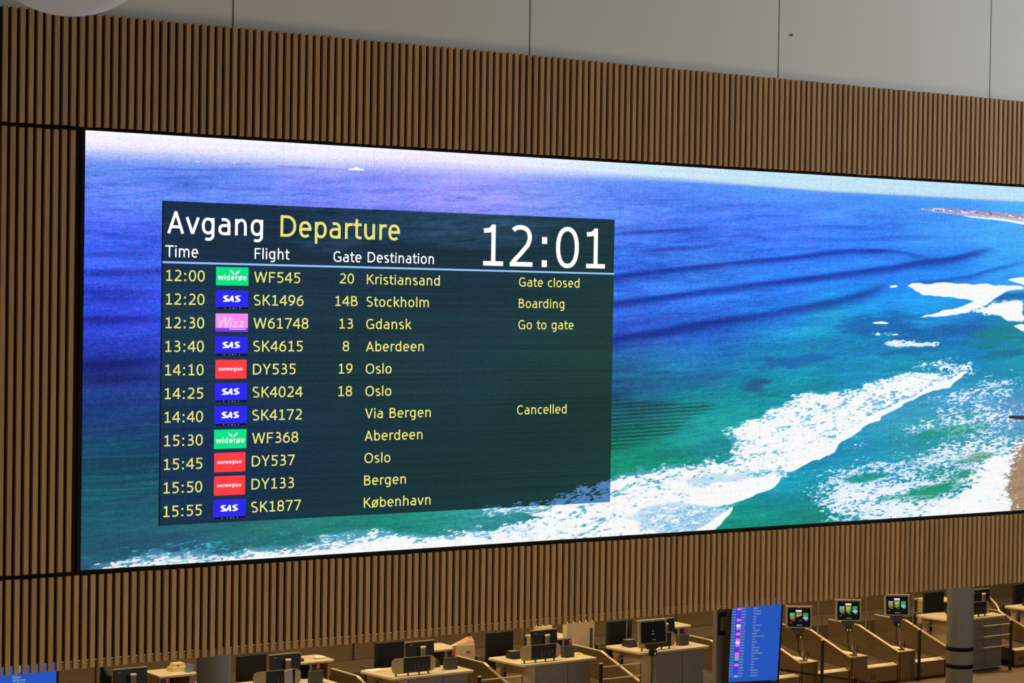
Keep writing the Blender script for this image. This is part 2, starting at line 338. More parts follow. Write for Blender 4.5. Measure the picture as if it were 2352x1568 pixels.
# colour of the water at scattered places of the picture
CP = [((6.166, 7.698), (120, 164, 255)), ((6.49, 7.594), (95, 133, 255)), ((6.17, 7.402), (88, 118, 255)), ((6.172, 7.165), (62, 96, 252)), ((6.432, 6.992), (68, 111, 255)), ((6.177, 6.809), (45, 63, 217)), ((6.179, 6.63), (48, 76, 231)), ((6.181, 6.452), (36, 63, 201)), ((6.183, 6.273), (30, 51, 125)), ((6.185, 6.095), (30, 65, 148)), ((6.188, 5.857), (20, 71, 119)), ((6.19, 5.678), (15, 73, 98)), ((6.386, 5.536), (16, 63, 85)), ((6.193, 5.439), (14, 75, 93)), ((6.195, 5.32), (16, 94, 114)), ((6.197, 5.14), (32, 90, 117)), ((6.688, 5.054), (40, 98, 125)), ((7.545, 5.149), (32, 110, 114)), ((8.273, 5.114), (28, 124, 119)), ((8.845, 5.135), (18, 151, 125)), ((9.28, 5.108), (50, 151, 154)), ((6.52, 5.245), (25, 90, 111)), ((7.161, 7.561), (98, 136, 255)), ((8.235, 7.572), (112, 131, 255)), ((9.396, 7.651), (132, 142, 255)), ((10.015, 7.676), (112, 153, 255)), ((10.662, 7.598), (95, 147, 255)), ((6.988, 7.707), (110, 153, 255)), ((8.233, 7.7), (120, 147, 255)), ((9.394, 7.784), (140, 164, 255)), ((10.885, 7.501), (84, 133, 255)), ((10.893, 7.15), (62, 125, 255)), ((10.898, 6.869), (50, 118, 242)), ((10.903, 6.623), (45, 87, 212)), ((10.911, 6.271), (26, 100, 151)), ((10.914, 6.095), (26, 94, 140)), ((10.919, 5.884), (14, 114, 119)), ((10.924, 5.602), (8, 145, 114)), ((11.153, 5.453), (10, 153, 122)), ((11.566, 7.703), (82, 142, 255)), ((11.571, 7.452), (65, 118, 255)), ((11.577, 7.165), (64, 142, 255)), ((11.584, 6.878), (42, 120, 238)), ((11.59, 6.591), (35, 97, 212)), ((11.596, 6.303), (22, 114, 178)), ((11.602, 6.015), (14, 153, 154)), ((11.609, 5.726), (28, 155, 161)), ((12.526, 7.777), (84, 153, 255)), ((12.533, 7.482), (62, 118, 255)), ((12.541, 7.112), (45, 129, 255)), ((12.55, 6.742), (34, 118, 235)), ((12.557, 6.446), (22, 143, 199)), ((12.563, 6.186), (10, 153, 184)), ((12.568, 5.963), (12, 155, 157)), ((13.549, 7.743), (70, 147, 255)), ((13.559, 7.362), (50, 125, 255)), ((13.567, 7.056), (35, 133, 255)), ((13.573, 6.827), (18, 155, 238)), ((13.581, 6.483), (20, 120, 196)), ((13.585, 6.33), (18, 153, 189)), ((13.058, 6.596), (18, 153, 191)), ((14.366, 7.539), (65, 155, 255)), ((14.376, 7.149), (35, 140, 255)), ((14.385, 6.836), (24, 164, 244)), ((14.671, 6.602), (20, 110, 191)), ((14.676, 6.404), (12, 133, 199)), ((14.965, 6.244), (10, 138, 175)), ((14.235, 6.249), (14, 153, 175)), ((15.454, 7.493), (70, 177, 255)), ((15.463, 7.17), (48, 166, 255)), ((15.482, 6.524), (18, 143, 167)), ((15.49, 6.241), (20, 153, 178)), ((13.862, 5.943), (60, 153, 199)), ((14.686, 6.048), (70, 155, 212)), ((15.266, 5.84), (110, 163, 212)), ((14.141, 5.666), (40, 153, 170)), ((13.341, 5.609), (28, 153, 193)), ((12.586, 5.219), (20, 153, 204)), ((12.344, 5.007), (12, 153, 125)), ((12.841, 5.059), (15, 145, 114)), ((13.614, 5.218), (18, 145, 182)), ((14.431, 5.108), (15, 143, 125)), ((14.989, 5.405), (60, 151, 148)), ((14.982, 5.645), (60, 163, 178)), ((7.185, 5.833), (20, 61, 117)), ((8.263, 5.807), (15, 92, 106)), ((9.43, 5.779), (12, 122, 106)), ((10.267, 5.586), (10, 138, 111)), ((7.172, 6.76), (50, 76, 223)), ((8.625, 6.775), (70, 98, 233)), ((9.822, 6.788), (60, 109, 244))]
h4 = 30; Sg = S[::10, ::h4]; Zg = Z[::10, ::h4]; acc = np.zeros(Sg.shape+(3,)); ws = np.zeros(Sg.shape)
for (px, pz), c in CP:
    d2 = ((Sg-px)/1.25)**2+((Zg-pz)/.62)**2; wgt = np.exp(-d2*9)+1e-5/(d2+.02)**2; ws += wgt; acc += wgt[..., None]*np.array(c)
acc /= ws[..., None]
def upsample(a):
    yy = np.clip(np.arange(TH)/10., 0, a.shape[0]-1.001); xx = np.clip(np.arange(TW)/float(h4), 0, a.shape[1]-1.001)
    y0 = yy.astype(int); x0 = xx.astype(int); fy = (yy-y0)[:, None]; fx = (xx-x0)[None]
    return (a[y0][:, x0]*(1-fy)*(1-fx)+a[y0+1][:, x0]*fy*(1-fx)+a[y0][:, x0+1]*(1-fy)*fx+a[y0+1][:, x0+1]*fy*fx)
img = np.stack([upsample(acc[..., i]) for i in range(3)], -1).astype(np.float32)
# ripples
tilt = Z-.06*S
r1 = fbm(S*2.6, tilt*26, 11, 4)-.5; r2 = fbm(S*9, tilt*95, 21, 3)-.5; r3 = vn(S*30, Z*170, 31)-.5; r4 = fbm(S*.7, tilt*5.5, 41, 2)-.5
amp = sstep(7.95, 7.5, Z)*(.55+.45*sstep(5.2, 6.6, Z))*sstep(16, 11, S)*.6+sstep(7.95, 7.5, Z)*.4
rip = (r1*.42+r2*.26+r3*.13+r4*.42)*amp
img *= (1+rip[..., None]*np.array([1.25, .95, .55], np.float32))
wob = .03*(vn(S[:1]*1.8, S[:1]*0, 77)-.5)
def line(pts, wd_, st, col=(.35, .42, .66)):
    """dark wave trough running along a polyline of (s, z)"""
    xs = np.array([p[0] for p in pts]); zs = np.array([p[1] for p in pts]); zc = (np.interp(S[:1], xs, zs)+wob)
    e = sstep(xs[0]-.15, xs[0]+.15, S)*sstep(xs[-1]+.2, xs[-1]-.3, S); d = (Z-zc)/wd_
    a = np.exp(-np.where(d > 0, d*1.6, d*.8)**2)*e*st*(.75+.5*(r2+.5)); a = np.clip(a, 0, 1)[..., None]
    img[:] = img*(1-a)+img*np.array(col, np.float32)*a
line([(9.736, 6.939), (10.722, 7.028), (11.119, 7.077), (11.578, 7.122), (12.051, 7.172), (12.539, 7.22), (13.041, 7.284), (13.35, 7.307), (13.773, 7.302)], 0.03, 0.85)
line([(13.507, 7.314), (13.989, 7.288), (14.318, 7.257)], 0.018, 0.5)
line([(9.74, 6.719), (10.726, 6.815), (11.124, 6.858), (11.583, 6.914), (12.298, 6.994), (12.793, 7.054), (13.303, 7.112), (13.831, 7.153), (14.264, 7.232), (14.652, 7.28), (15.049, 7.353)], 0.038, 0.9)
line([(10.25, 6.465), (10.732, 6.531), (11.129, 6.582), (11.589, 6.644), (12.304, 6.733), (12.799, 6.812), (13.309, 6.893), (13.728, 6.982)], 0.05, 0.85)
line([(14.077, 7.026), (14.434, 7.067), (14.827, 7.11), (15.17, 7.188), (15.531, 7.26)], 0.024, 0.55)
line([(10.715, 7.376), (11.112, 7.402), (11.688, 7.445)], 0.016, 0.45)
line([(11.855, 7.385), (12.143, 7.393), (12.485, 7.381)], 0.016, 0.4)
line([(11.025, 7.252), (11.343, 7.27), (11.762, 7.303)], 0.018, 0.4)
line([(12.434, 7.479), (13.035, 7.513), (13.555, 7.514)], 0.02, 0.35)
line([(12.784, 7.397), (13.558, 7.407), (14.368, 7.461)], 0.02, 0.3)
line([(12.042, 7.558), (12.78, 7.594)], 0.018, 0.35)
line([(6.13, 6.962), (6.729, 7.004), (7.169, 7.031)], 0.03, 0.7)
line([(6.132, 6.832), (6.731, 6.864)], 0.03, 0.55)
line([(6.132, 6.778), (6.731, 6.822)], 0.025, 0.4)
line([(6.134, 6.645), (6.733, 6.682)], 0.035, 0.75)
line([(6.129, 7.081), (6.727, 7.149)], 0.022, 0.4)
line([(6.127, 7.252), (6.726, 7.225)], 0.02, 0.3)
line([(6.138, 6.327), (6.737, 6.372)], 0.07, 0.7)
line([(6.139, 6.244), (6.738, 6.263)], 0.05, 0.5)
line([(6.62, 7.711), (6.887, 7.714), (7.367, 7.73), (8.232, 7.758), (8.457, 7.765)], 0.008, 0.35)
# dark patches
pn = fbm(S*4, Z*22, 91, 3)
def patch(c, rx, rz, col, st, sh=.4):
    q = ((S-c[0])/rx)**2+((Z-c[1]-.08*(S-c[0]))/rz)**2+sh*(pn-.5)*9
    a = (sstep(2.0, .2, q)*st)[..., None]; img[:] = img*(1-a)+np.array(col, np.float32)*a
patch((12.23, 6.13), 0.17, 0.045, (35, 85, 130), 0.8)
patch((12.759, 6.349), 0.4, 0.05, (22, 100, 170), 0.75)
patch((13.79, 6.656), 0.45, 0.09, (18, 90, 165), 0.7)
patch((14.392, 6.581), 0.5, 0.06, (18, 92, 160), 0.6)
patch((14.23, 6.444), 0.4, 0.05, (18, 100, 160), 0.6)
patch((15.352, 6.926), 0.25, 0.035, (15, 95, 165), 0.8)
patch((15.13, 6.543), 0.25, 0.08, (16, 130, 125), 0.6)
patch((15.251, 6.383), 0.4, 0.04, (14, 105, 145), 0.6)
patch((14.692, 5.83), 0.4, 0.03, (40, 160, 120), 0.6)
patch((11.413, 6.161), 0.5, 0.05, (30, 95, 160), 0.4)
# fine dark rows low on the left and in the middle, lit streaks
hz = sstep(.55, .75, vn(S*1.6, Z*75, 51))*sstep(8.2, 7.4, S)*sstep(5.2, 5.5, Z)*sstep(6.3, 5.9, Z)
img += (hz*.42)[..., None]*np.array([0, 38, 34], np.float32)
hk = [(10.517, 6.083), (11.051, 6.005), (11.791, 6.005), (11.698, 5.923), (11.421, 5.82), (11.148, 5.702), (10.79, 5.641), (10.526, 5.613)]
w_, hm = poly(hk, .25*(vn(S*3, Z*20, 5)-.5)); hm = blur(hm, 14, 5); row = .5+.5*np.sin((Z[w_]-.03*S[w_])*2*np.pi/.030)
img[w_] *= 1-(hm*(.10+.45*row**4))[..., None]*np.array([.2, 1, 1], np.float32)
# moire-free sky band
hs = [6.133, 6.92, 7.864, 8.995, 9.803, 10.657, 11.377, 12.037, 13.028, 14.084, 15.516, 17.049]; hzz = [7.779, 7.777, 7.772, 7.806, 7.809, 7.82, 7.824, 7.816, 7.798, 7.802, 7.801, 7.783]; sof = [0.085, 0.1, 0.1, 0.1, 0.08, 0.055, 0.028, 0.014, 0.009, 0.009, 0.009, 0.009]
yh = np.interp(S, hs, hzz); sw = np.interp(S, hs, sof); t = sstep(-1, 1, (Z-yh)/sw)[..., None]
skc = np.stack([np.interp(S, [6.1, 9, 11, 17], [v0, v1, v2, v3]) for v0, v1, v2, v3 in ((238, 225, 205, 192), (232, 232, 236, 232), (255, 255, 255, 255))], -1)
skt = np.clip(np.interp(S, [6, 9, 12], [1.10, 1.05, .985])[..., None]-.5*(Z1-Z)[..., None]*np.interp(S, [6, 9, 11], [1.1, .5, .0])[..., None], 0, 1.1)
sea = img.copy(); img = sea*(1-t)+skc*skt*t
hb = np.exp(-((Z-yh+.0)/.018)**2)*sstep(9.8, 11.5, S)*.45
img = img*(1-hb[..., None])+np.array([150, 185, 232])*hb[..., None]
img = img.astype(np.float32)
# foam
WH = np.array([255, 255, 255], np.float32)
wx = .10*(fbm(S*7, Z*22, 61, 3)-.5)*2; wz = .05*(fbm(S*7, Z*22, 71, 3)-.5)*2
ex = (r2+.5)
def comp(w_, a, c=WH):
    a = np.clip(a, 0, 1)[..., None]; img[w_] = img[w_]*(1-a)+np.array(c, np.float32)*a
def norm(a): return (a-a.mean())/a.std()
wq = .06*vn(S*6, Z*16, 3); big = fbm(S*4+wq*30, tilt*15, 83, 2); mid = fbm((S+wq)*12, tilt*40+wq*8, 81, 3); fine = fbm(S*34+mid*3, tilt*110+mid*2, 87, 2)
lc = (norm(mid)*.55+norm(fine)*.75)*.13+.5
rid = 1-np.abs(2*fbm((S+wq)*15+fine*.8, tilt*55, 97, 2)-1)*2.2          # thread-like lace
wisp = vn(S*2.5+3*vn(S*1.5, Z*6, 131), tilt*14, 133)
def solid(pts, rag=1., hole=.22, soft=(4, 2)):
    """churned foam: white with fine blue flecks, ragged feathering along the rim"""
    w_, m0 = poly(pts, wx*rag, wz*rag); d = blur(m0, 30, 14); m = blur(m0, *soft); l = lc[w_]
    if hole <= .03:
        comp(w_, sstep(.3, .7, m)); return
    e = np.clip((1-d)*2, 0, 1); wide = sstep(.0, .6, d)
    th = .20+hole*.9+.24*e+.20*(wisp[w_]-.5); a = sstep(th-.07, th+.10, l+.25*(m-.5))*sstep(.12, .5, wide+.5*(l-.5))
    comp(w_, sstep(.3, .8, m)*(.28+.42*(1-e)), (120, 188, 232)); comp(w_, a)
def lacy(pts, dens, soft=(50, 18), c=(240, 247, 255), st=1., rag=2.):
    """thin lace of foam over green water"""
    w_, m = poly(pts, wx*rag, wz*rag, window(pts, .6)); m = blur(m, *soft); l = lc[w_]*.75+.25*np.clip(rid[w_], 0, 1)+.18*(wisp[w_]-.5)
    th = .90-m*dens*.86; a = m**.4*sstep(th-.06, th+.09, l)*st
    comp(w_, sstep(th-.22, th+.0, l)*m*.5*st, (80, 165, 222)); comp(w_, a, c)
def tintpoly(pts, c, k=1., soft=(3, 1), rx=0, rz=0):
    w_, m = poly(pts, wx*rx, wz*rz); m = blur(m, *soft)[..., None]*k; img[w_] = img[w_]*(1-m)+(c[w_] if isinstance(c, np.ndarray) and c.ndim == 3 else np.array(c, np.float32))*m
lacy([(12.834, 5.322), (13.346, 5.399), (14.035, 5.513), (14.697, 5.652), (15.574, 5.794), (15.6, 4.898), (13.516, 4.915), (12.995, 4.996), (12.738, 5.139), (13.091, 5.237)], 0.54)
lacy([(14.406, 6.032), (14.968, 6.164), (15.562, 6.2), (15.579, 5.631), (14.983, 5.605), (14.416, 5.659), (13.922, 5.71), (14.245, 5.858)], 0.47)
lacy([(13.707, 5.734), (14.246, 5.819), (14.974, 5.925), (15.567, 6.017), (15.577, 5.672), (14.695, 5.712), (14.032, 5.629)], 0.48)
lacy([(12.886, 5.264), (13.401, 5.302), (14.04, 5.338), (14.594, 5.299), (14.88, 5.21), (14.716, 4.938), (13.621, 4.91), (13.098, 4.973), (12.84, 5.097)], 0.64)
lacy([(12.732, 5.401), (13.345, 5.456), (14.146, 5.471), (14.987, 5.465), (14.992, 5.285), (14.149, 5.353), (13.348, 5.323), (12.834, 5.322)], 0.46)
lacy([(12.531, 5.426), (13.084, 5.54), (13.602, 5.678), (13.921, 5.729), (13.816, 5.635), (13.344, 5.494), (12.833, 5.378)], 0.32)
lacy([(14.625, 6.207), (15.562, 6.191), (15.567, 6.037), (14.684, 6.127)], 0.46)
patch((14.319, 5.16), .40, .055, (14, 142, 112), .9)
patch((13.532, 5.309), .22, .03, (15, 142, 130), .85)
patch((14.848, 5.302), .16, .025, (40, 140, 120), .8)
patch((14.583, 5.694), .42, .045, (20, 148, 120), .55)
patch((14.93, 5.447), .25, .03, (60, 140, 110), .6)
solid([(9.2, 5.158), (9.644, 5.233), (10.06, 5.284), (10.401, 5.357), (10.662, 5.382), (10.927, 5.453), (11.152, 5.496), (11.52, 5.506), (12.04, 5.533), (11.971, 5.626), (11.93, 5.719), (11.796, 5.776), (12.082, 5.817), (12.299, 5.894), (12.568, 5.963), (12.716, 6.054), (13.071, 6.08), (13.538, 6.116), (13.421, 6.163), (13.801, 6.206), (14.125, 6.25), (14.568, 6.239), (14.749, 6.246), (14.711, 6.183), (14.561, 6.097), (14.186, 6.023), (13.916, 5.922), (13.715, 5.83), (13.52, 5.776), (13.469, 5.72), (13.236, 5.63), (13.161, 5.557), (12.907, 5.477), (12.731, 5.43), (12.582, 5.387), (12.543, 5.333), (12.461, 5.269), (12.29, 5.224), (12.097, 5.165), (11.964, 5.09), (11.884, 5.01), (11.815, 4.915), (11.165, 4.883), (9.446, 4.905), (9.243, 4.983), (8.887, 4.968), (9.443, 5.056), (10.064, 5.095), (9.769, 5.159)], hole=0.29)
solid([(11.431, 5.354), (11.804, 5.402), (12.285, 5.423), (12.581, 5.413), (12.533, 5.363), (12.287, 5.356), (12.045, 5.332), (11.618, 5.3)], hole=0.62, soft=(10, 5))
solid([(10.801, 5.078), (11.159, 5.168), (11.621, 5.185), (12.048, 5.185), (12.002, 5.114), (11.813, 4.995), (11.626, 4.914), (11.164, 4.937)], hole=0.56, soft=(10, 5))
solid([(11.434, 5.193), (11.807, 5.257), (12.093, 5.33), (12.287, 5.36), (12.533, 5.355), (12.544, 5.325), (12.476, 5.268), (12.29, 5.22), (12.097, 5.165), (11.81, 5.123)], rag=0.35, hole=0.02)
solid([(11.441, 4.869), (11.626, 4.95), (11.86, 5.048), (12.039, 5.138), (12.002, 5.089), (11.908, 5.009), (11.815, 4.93), (11.628, 4.841)], rag=0.35, hole=0.02)
solid([(12.581, 5.424), (12.93, 5.544), (13.184, 5.67), (13.493, 5.815), (13.915, 5.961), (14.404, 6.111), (14.71, 6.214), (14.76, 6.238), (14.728, 6.182), (14.572, 6.097), (14.197, 6.023), (13.938, 5.922), (13.715, 5.845), (13.726, 5.814), (13.525, 5.772), (13.469, 5.72), (13.262, 5.63), (13.175, 5.59), (13.171, 5.553), (13.084, 5.521), (12.912, 5.477), (12.741, 5.423), (12.582, 5.387)], rag=0.3, hole=0.0)
solid([(14.069, 6.297), (14.288, 6.319), (14.566, 6.314), (14.878, 6.308), (14.907, 6.28), (14.862, 6.245), (14.738, 6.214), (14.624, 6.246), (14.4, 6.264), (14.179, 6.265)], rag=0.7, hole=0.12)
solid([(6.155, 4.91), (6.154, 4.946), (6.328, 4.977), (6.523, 5.027), (6.788, 5.024), (6.99, 5.053), (7.266, 5.017), (7.547, 5.02), (7.906, 5.052), (8.274, 5.091), (8.462, 5.101), (8.886, 5.061), (9.242, 5.043), (9.647, 5.057), (9.98, 5.054), (9.983, 4.91), (8.656, 4.915), (7.198, 4.918), (6.524, 4.924)], hole=0.38, rag=1.3)
solid([(6.393, 4.913), (6.656, 4.959), (7.026, 4.962), (7.406, 4.984), (7.907, 4.982), (8.501, 5.021), (9.043, 5.02), (9.648, 5.023), (9.983, 4.876), (7.908, 4.893)], hole=0.16)
lacy([(6.199, 4.931), (6.392, 5.04), (6.854, 5.106), (7.405, 5.078), (8.125, 5.121), (8.652, 5.128), (8.654, 5.03), (7.547, 4.992), (6.524, 4.942)], 0.34, c=(60, 185, 190))
solid([(13.986, 6.998), (14.105, 7.027), (14.435, 7.036), (14.829, 7.035), (15.232, 7.029), (15.538, 7.022), (15.539, 6.99), (15.304, 6.974), (15.223, 6.937), (15.051, 6.883), (14.833, 6.888), (14.55, 6.904), (14.217, 6.92), (14.134, 6.95)], rag=0.35, hole=0)
solid([(14.074, 6.728), (14.332, 6.749), (14.442, 6.789), (14.721, 6.823), (14.788, 6.856), (14.89, 6.901), (15.142, 6.92), (15.109, 6.875), (15.018, 6.834), (14.864, 6.793), (14.61, 6.751), (14.388, 6.722), (14.222, 6.725)], rag=0.3, hole=0.0)
lacy([(14.75, 6.792), (15.063, 6.855), (15.178, 6.884), (15.542, 6.888), (15.548, 6.694), (15.348, 6.677), (15.183, 6.732), (14.951, 6.754)], 0.62, soft=(8, 4), rag=0.8)
solid([(14.95, 6.794), (15.15, 6.852), (15.543, 6.872), (15.547, 6.706), (15.359, 6.693), (15.241, 6.74)], rag=0.8, hole=0, soft=(10, 3))
solid([(15.289, 7.086), (15.536, 7.107), (16.436, 7.106), (16.438, 7.023), (15.538, 7.03), (15.408, 7.048)], rag=0.4, hole=0)
solid([(15.372, 6.661), (15.835, 6.679), (15.838, 6.598), (15.55, 6.613)], rag=0.4, hole=0)
solid([(13.781, 6.999), (13.888, 7.008), (13.894, 6.989), (13.808, 6.98)], rag=0.1, hole=0)
solid([(13.577, 6.67), (13.682, 6.679), (13.8, 6.672), (13.763, 6.66), (13.619, 6.659)], rag=0.15, hole=0, soft=(3, 1))
lacy([(13.687, 6.498), (13.901, 6.522), (14.449, 6.499), (14.395, 6.46), (13.849, 6.452)], 0.75, soft=(12, 4), rag=0.4)
lacy([(13.526, 6.598), (14.008, 6.568), (14.008, 6.541), (13.579, 6.56)], 0.45, soft=(10, 3), rag=0.4)
lacy([(15.465, 7.089), (15.536, 7.091), (15.537, 7.05)], 0.1)
solid([(15.342, 6.25), (15.431, 6.249), (15.431, 6.241), (15.343, 6.242)], rag=0.05, hole=0)
tintpoly([(15.579, 5.611), (15.451, 5.553), (15.337, 5.395), (15.286, 5.154), (15.352, 4.869), (17.144, 4.787), (17.113, 5.764)], np.array([166, 136, 110], np.float32)*(1+.10*(vn(S*3, Z*40, 7)-.5))[..., None], 1, (4, 3))
solid([(14.16, 4.924), (14.432, 5.069), (14.909, 5.169), (14.849, 5.282), (15.02, 5.332), (14.989, 5.397), (15.277, 5.457), (15.451, 5.533), (15.58, 5.598), (17.112, 5.806), (17.117, 5.658), (15.605, 5.549), (15.488, 5.487), (15.442, 5.432), (15.455, 5.383), (15.374, 5.361), (15.399, 5.292), (15.371, 5.232), (15.378, 5.199), (15.309, 5.162), (15.393, 5.102), (15.442, 5.035), (15.42, 4.987), (15.435, 4.865)], rag=0.35, hole=0.1)
tintpoly([(14.114, 7.687), (14.361, 7.703), (14.641, 7.702), (14.982, 7.698), (15.519, 7.692), (17.052, 7.686), (17.056, 7.56), (15.52, 7.636), (15.215, 7.65), (14.755, 7.666), (14.362, 7.672)], (np.array([172, 152, 182])+95*(vn(S*22, Z*70, 9)>.74)[..., None]*np.array([.8, .8, .7])-45*(vn(S*18, Z*60, 10)>.78)[..., None]).astype(np.float32), 1, (3, 1), .2, .15)
tintpoly([(14.142, 7.68), (14.642, 7.67), (15.214, 7.658), (15.52, 7.644), (17.055, 7.602), (17.056, 7.564), (15.521, 7.616), (15.215, 7.638), (14.642, 7.654)], (225, 190, 225), .8, (4, 1))
solid([(14.642, 7.65), (14.983, 7.646), (15.215, 7.638), (15.521, 7.616), (15.522, 7.592), (15.392, 7.604), (15.099, 7.626), (14.812, 7.636)], rag=0.1, hole=0, soft=(3, 1))
tintpoly([(15.349, 5.806), (15.384, 5.821), (15.573, 5.814), (16.477, 5.768), (16.478, 5.743), (15.574, 5.781), (15.385, 5.793)], (62, 38, 42), 1, (1, 1))
tintpoly([(7.279, 7.766), (7.419, 7.77), (7.429, 7.764), (7.297, 7.758)], (60, 75, 190), .5)
tintpoly([(7.62, 7.767), (7.864, 7.769), (8.084, 7.767), (7.865, 7.76), (7.627, 7.761)], (60, 75, 190), .5)
solid([(8.217, 7.77), (8.254, 7.778), (8.284, 7.779), (8.291, 7.792), (8.313, 7.793), (8.317, 7.781), (8.373, 7.777), (8.366, 7.767), (8.224, 7.764)], rag=0.05, hole=0, soft=(1, 1))
solid([(6.802, 7.768), (6.856, 7.767), (6.856, 7.763), (6.802, 7.762)], rag=0.1, hole=0, soft=(3, 1))
solid([(6.967, 7.767), (7.022, 7.766), (7.022, 7.762), (6.967, 7.761)], rag=0.1, hole=0, soft=(3, 1))
solid([(7.262, 7.772), (7.318, 7.771), (7.318, 7.767), (7.262, 7.765)], rag=0.1, hole=0, soft=(3, 1))
# LED tone: slight lilac bias in the middle, tiny dead clusters
bias = np.exp(-((S-9.3)/1.5)**2)*sstep(6.9, 7.7, Z)*.10
img += bias[..., None]*np.array([150, 10, 20], np.float32)
# departure panel: a dark translucent sheet laid over the picture
(PXL, PZT), (PXR, PZB) = ((6.729, 7.48), (10.71, 5.215))
inp = (S > PXL) & (S < PXR) & (Z < PZT) & (Z > PZB)
v = (Z-PZB)/(PZT-PZB); u = (S-PXL)/(PXR-PXL)
base = np.stack([np.interp(v, [0, .25, .5, 1], c) for c in ((12, 15, 20, 18), (48, 46, 50, 46), (66, 64, 66, 80))], -1)
base *= (1+.22*(fbm(S*.9, Z*2.2, 101, 2)-.5)+.22*(vn(S*.8, Z*120, 103)-.5))[..., None]
base[..., 2] += 22*np.exp(-((u-.12)/.2)**2)*np.exp(-((v-.25)/.3)**2)+9*np.exp(-((u-.68)/.16)**2)*np.exp(-((v-.55)/.3)**2)
base[..., 2] *= 1-.22*np.clip(u, 0, 1); base[..., 1] *= 1+.12*np.clip(u, 0, 1)
lum = np.clip((img.min(-1)-105)/150., 0, 1); fo = (lum*.72)[..., None]
pan = base*(1-fo)+np.array([108, 160, 240])*fo
img = np.where(inp[..., None], pan, img).astype(np.float32)
edge = inp & ((S < PXL+.010))
img[edge] *= .35
# LED rows
img *= (1-.045*(np.sin(Z*2*np.pi/.0125) > .3))[..., None]
ch = rng.standard_normal((TH//2, TW//3, 3)).astype(np.float32).repeat(2, 0).repeat(3, 1)
img += ch*(3+7*sstep(30, 200, img.max(-1)))[..., None]*np.array([1.25, .9, .8], np.float32)
seams = [6.916+.7684*i for i in range(13)]
out = np.ones((TH, TW, 4), np.float32); out[..., :3] = np.clip(img/255, 0, 1)
im = bpy.data.images.new('sea_picture', TW, TH); im.colorspace_settings.name = 'sRGB'
im.pixels.foreach_set(out.ravel()); im.update(); im.pack()
led = bpy.data.materials.new('led_wall'); led.use_nodes = True; t_ = led.node_tree; b_ = t_.nodes['Principled BSDF']
b_.inputs['Base Color'].default_value = (.01, .01, .01, 1); b_.inputs['Roughness'].default_value = .7; b_.inputs['Specular IOR Level'].default_value = .1
ti = t_.nodes.new('ShaderNodeTexImage'); ti.image = im; ti.extension = 'EXTEND'
t_.links.new(ti.outputs[0], b_.inputs['Emission Color']); b_.inputs['Emission Strength'].default_value = 1.0

scr = thing('departure_screen', 'huge wall screen showing sea and surf with a departures table', 'screen', (6.148, WY, 4.937))
def at(o): o.matrix_parent_inverse = Matrix.Translation((-6.148, -WY, -4.937)); return o
xs_ = [S0]+seams+[S1]
for i in range(len(xs_)-1):
    a = xs_[i]+(.0004 if i else 0); c = xs_[i+1]-.0004
    bm = box(bmesh.new(), (a, WY-.006, Z0), (c, WY+.045, Z1)); uvl = bm.loops.layers.uv.new('UVMap')
    for f in bm.faces:
        f.material_index = 0 if f.normal.y < -.5 else 1
        for l in f.loops: l[uvl].uv = ((l.vert.co.x-S0)/(S1-S0), (l.vert.co.z-Z0)/(Z1-Z0))
    at(link('led_panel', bm, [led, BLACK], scr))
at(B('bezel', (6.118, WY-.010, 4.915), (6.147, WY+.0005, 7.955), BLACK, scr))
at(B('bezel', (6.148, WY-.004, 7.9375), (S1, WY+.0005, 7.954), BLACK, scr))
at(B('bezel', (6.148, WY-.004, 4.913), (S1, WY+.0005, 4.9365), BLACK, scr))
for i in range(13):
    x = 6.148+.7684*(i+1)-.03
    at(B('clamp', (x, WY-.012, 7.9375), (x+.13, WY-.004, 7.9555), BLACK, scr))
YEL = glow('yellow_text', (232, 228, 120)); WHT = glow('white_text', (255, 255, 255)); LBL = glow('pale_blue_line', (150, 195, 250))
GRN = glow('green_logo_field', (4, 228, 132)); BLU = glow('blue_logo_field', (44, 40, 238)); RED = glow('red_logo_field', (252, 62, 68))
PNK = glow('pink_logo_field', (255, 138, 240)); VIO = glow('violet_logo_field', (120, 60, 245)); LPK = glow('pale_pink_text', (255, 205, 238)); PKW = glow('soft_white_text', (240, 240, 255))
YT = WY-.0085; YL = WY-.0095
def tx(s, p0, x1=None, cap=None, m=YEL, **kw):
    return at(text(s, p0[0], p0[1], cap, m, scr, YT, x1=x1, **kw))
tx('Avgang', (6.768, 7.255), 7.524, 0.157, WHT, w_=.132)
tx('Departure', (7.666, 7.257), 8.682, 0.155, YEL, w_=.132)
tx('Time', (6.754, 7.09), 7.01, 0.082, WHT)
tx('Flight', (7.458, 7.092), 7.743, 0.078, WHT)
tx('Gate', (8.11, 7.086), 8.35, 0.077, WHT)
tx('Destination', (8.403, 7.088), 8.989, 0.077, WHT)
tx('12:01', (9.439, 7.086), 10.618, 0.317, WHT, w_=.112)
bm = bmesh.new(); bm.faces.new([bm.verts.new(c) for c in ((6.735, YT, 7.046), (10.713, YT, 7.039), (10.713, YT, 7.053), (6.735, YT, 7.06))]); at(link('rule_line', bm, LBL, scr))
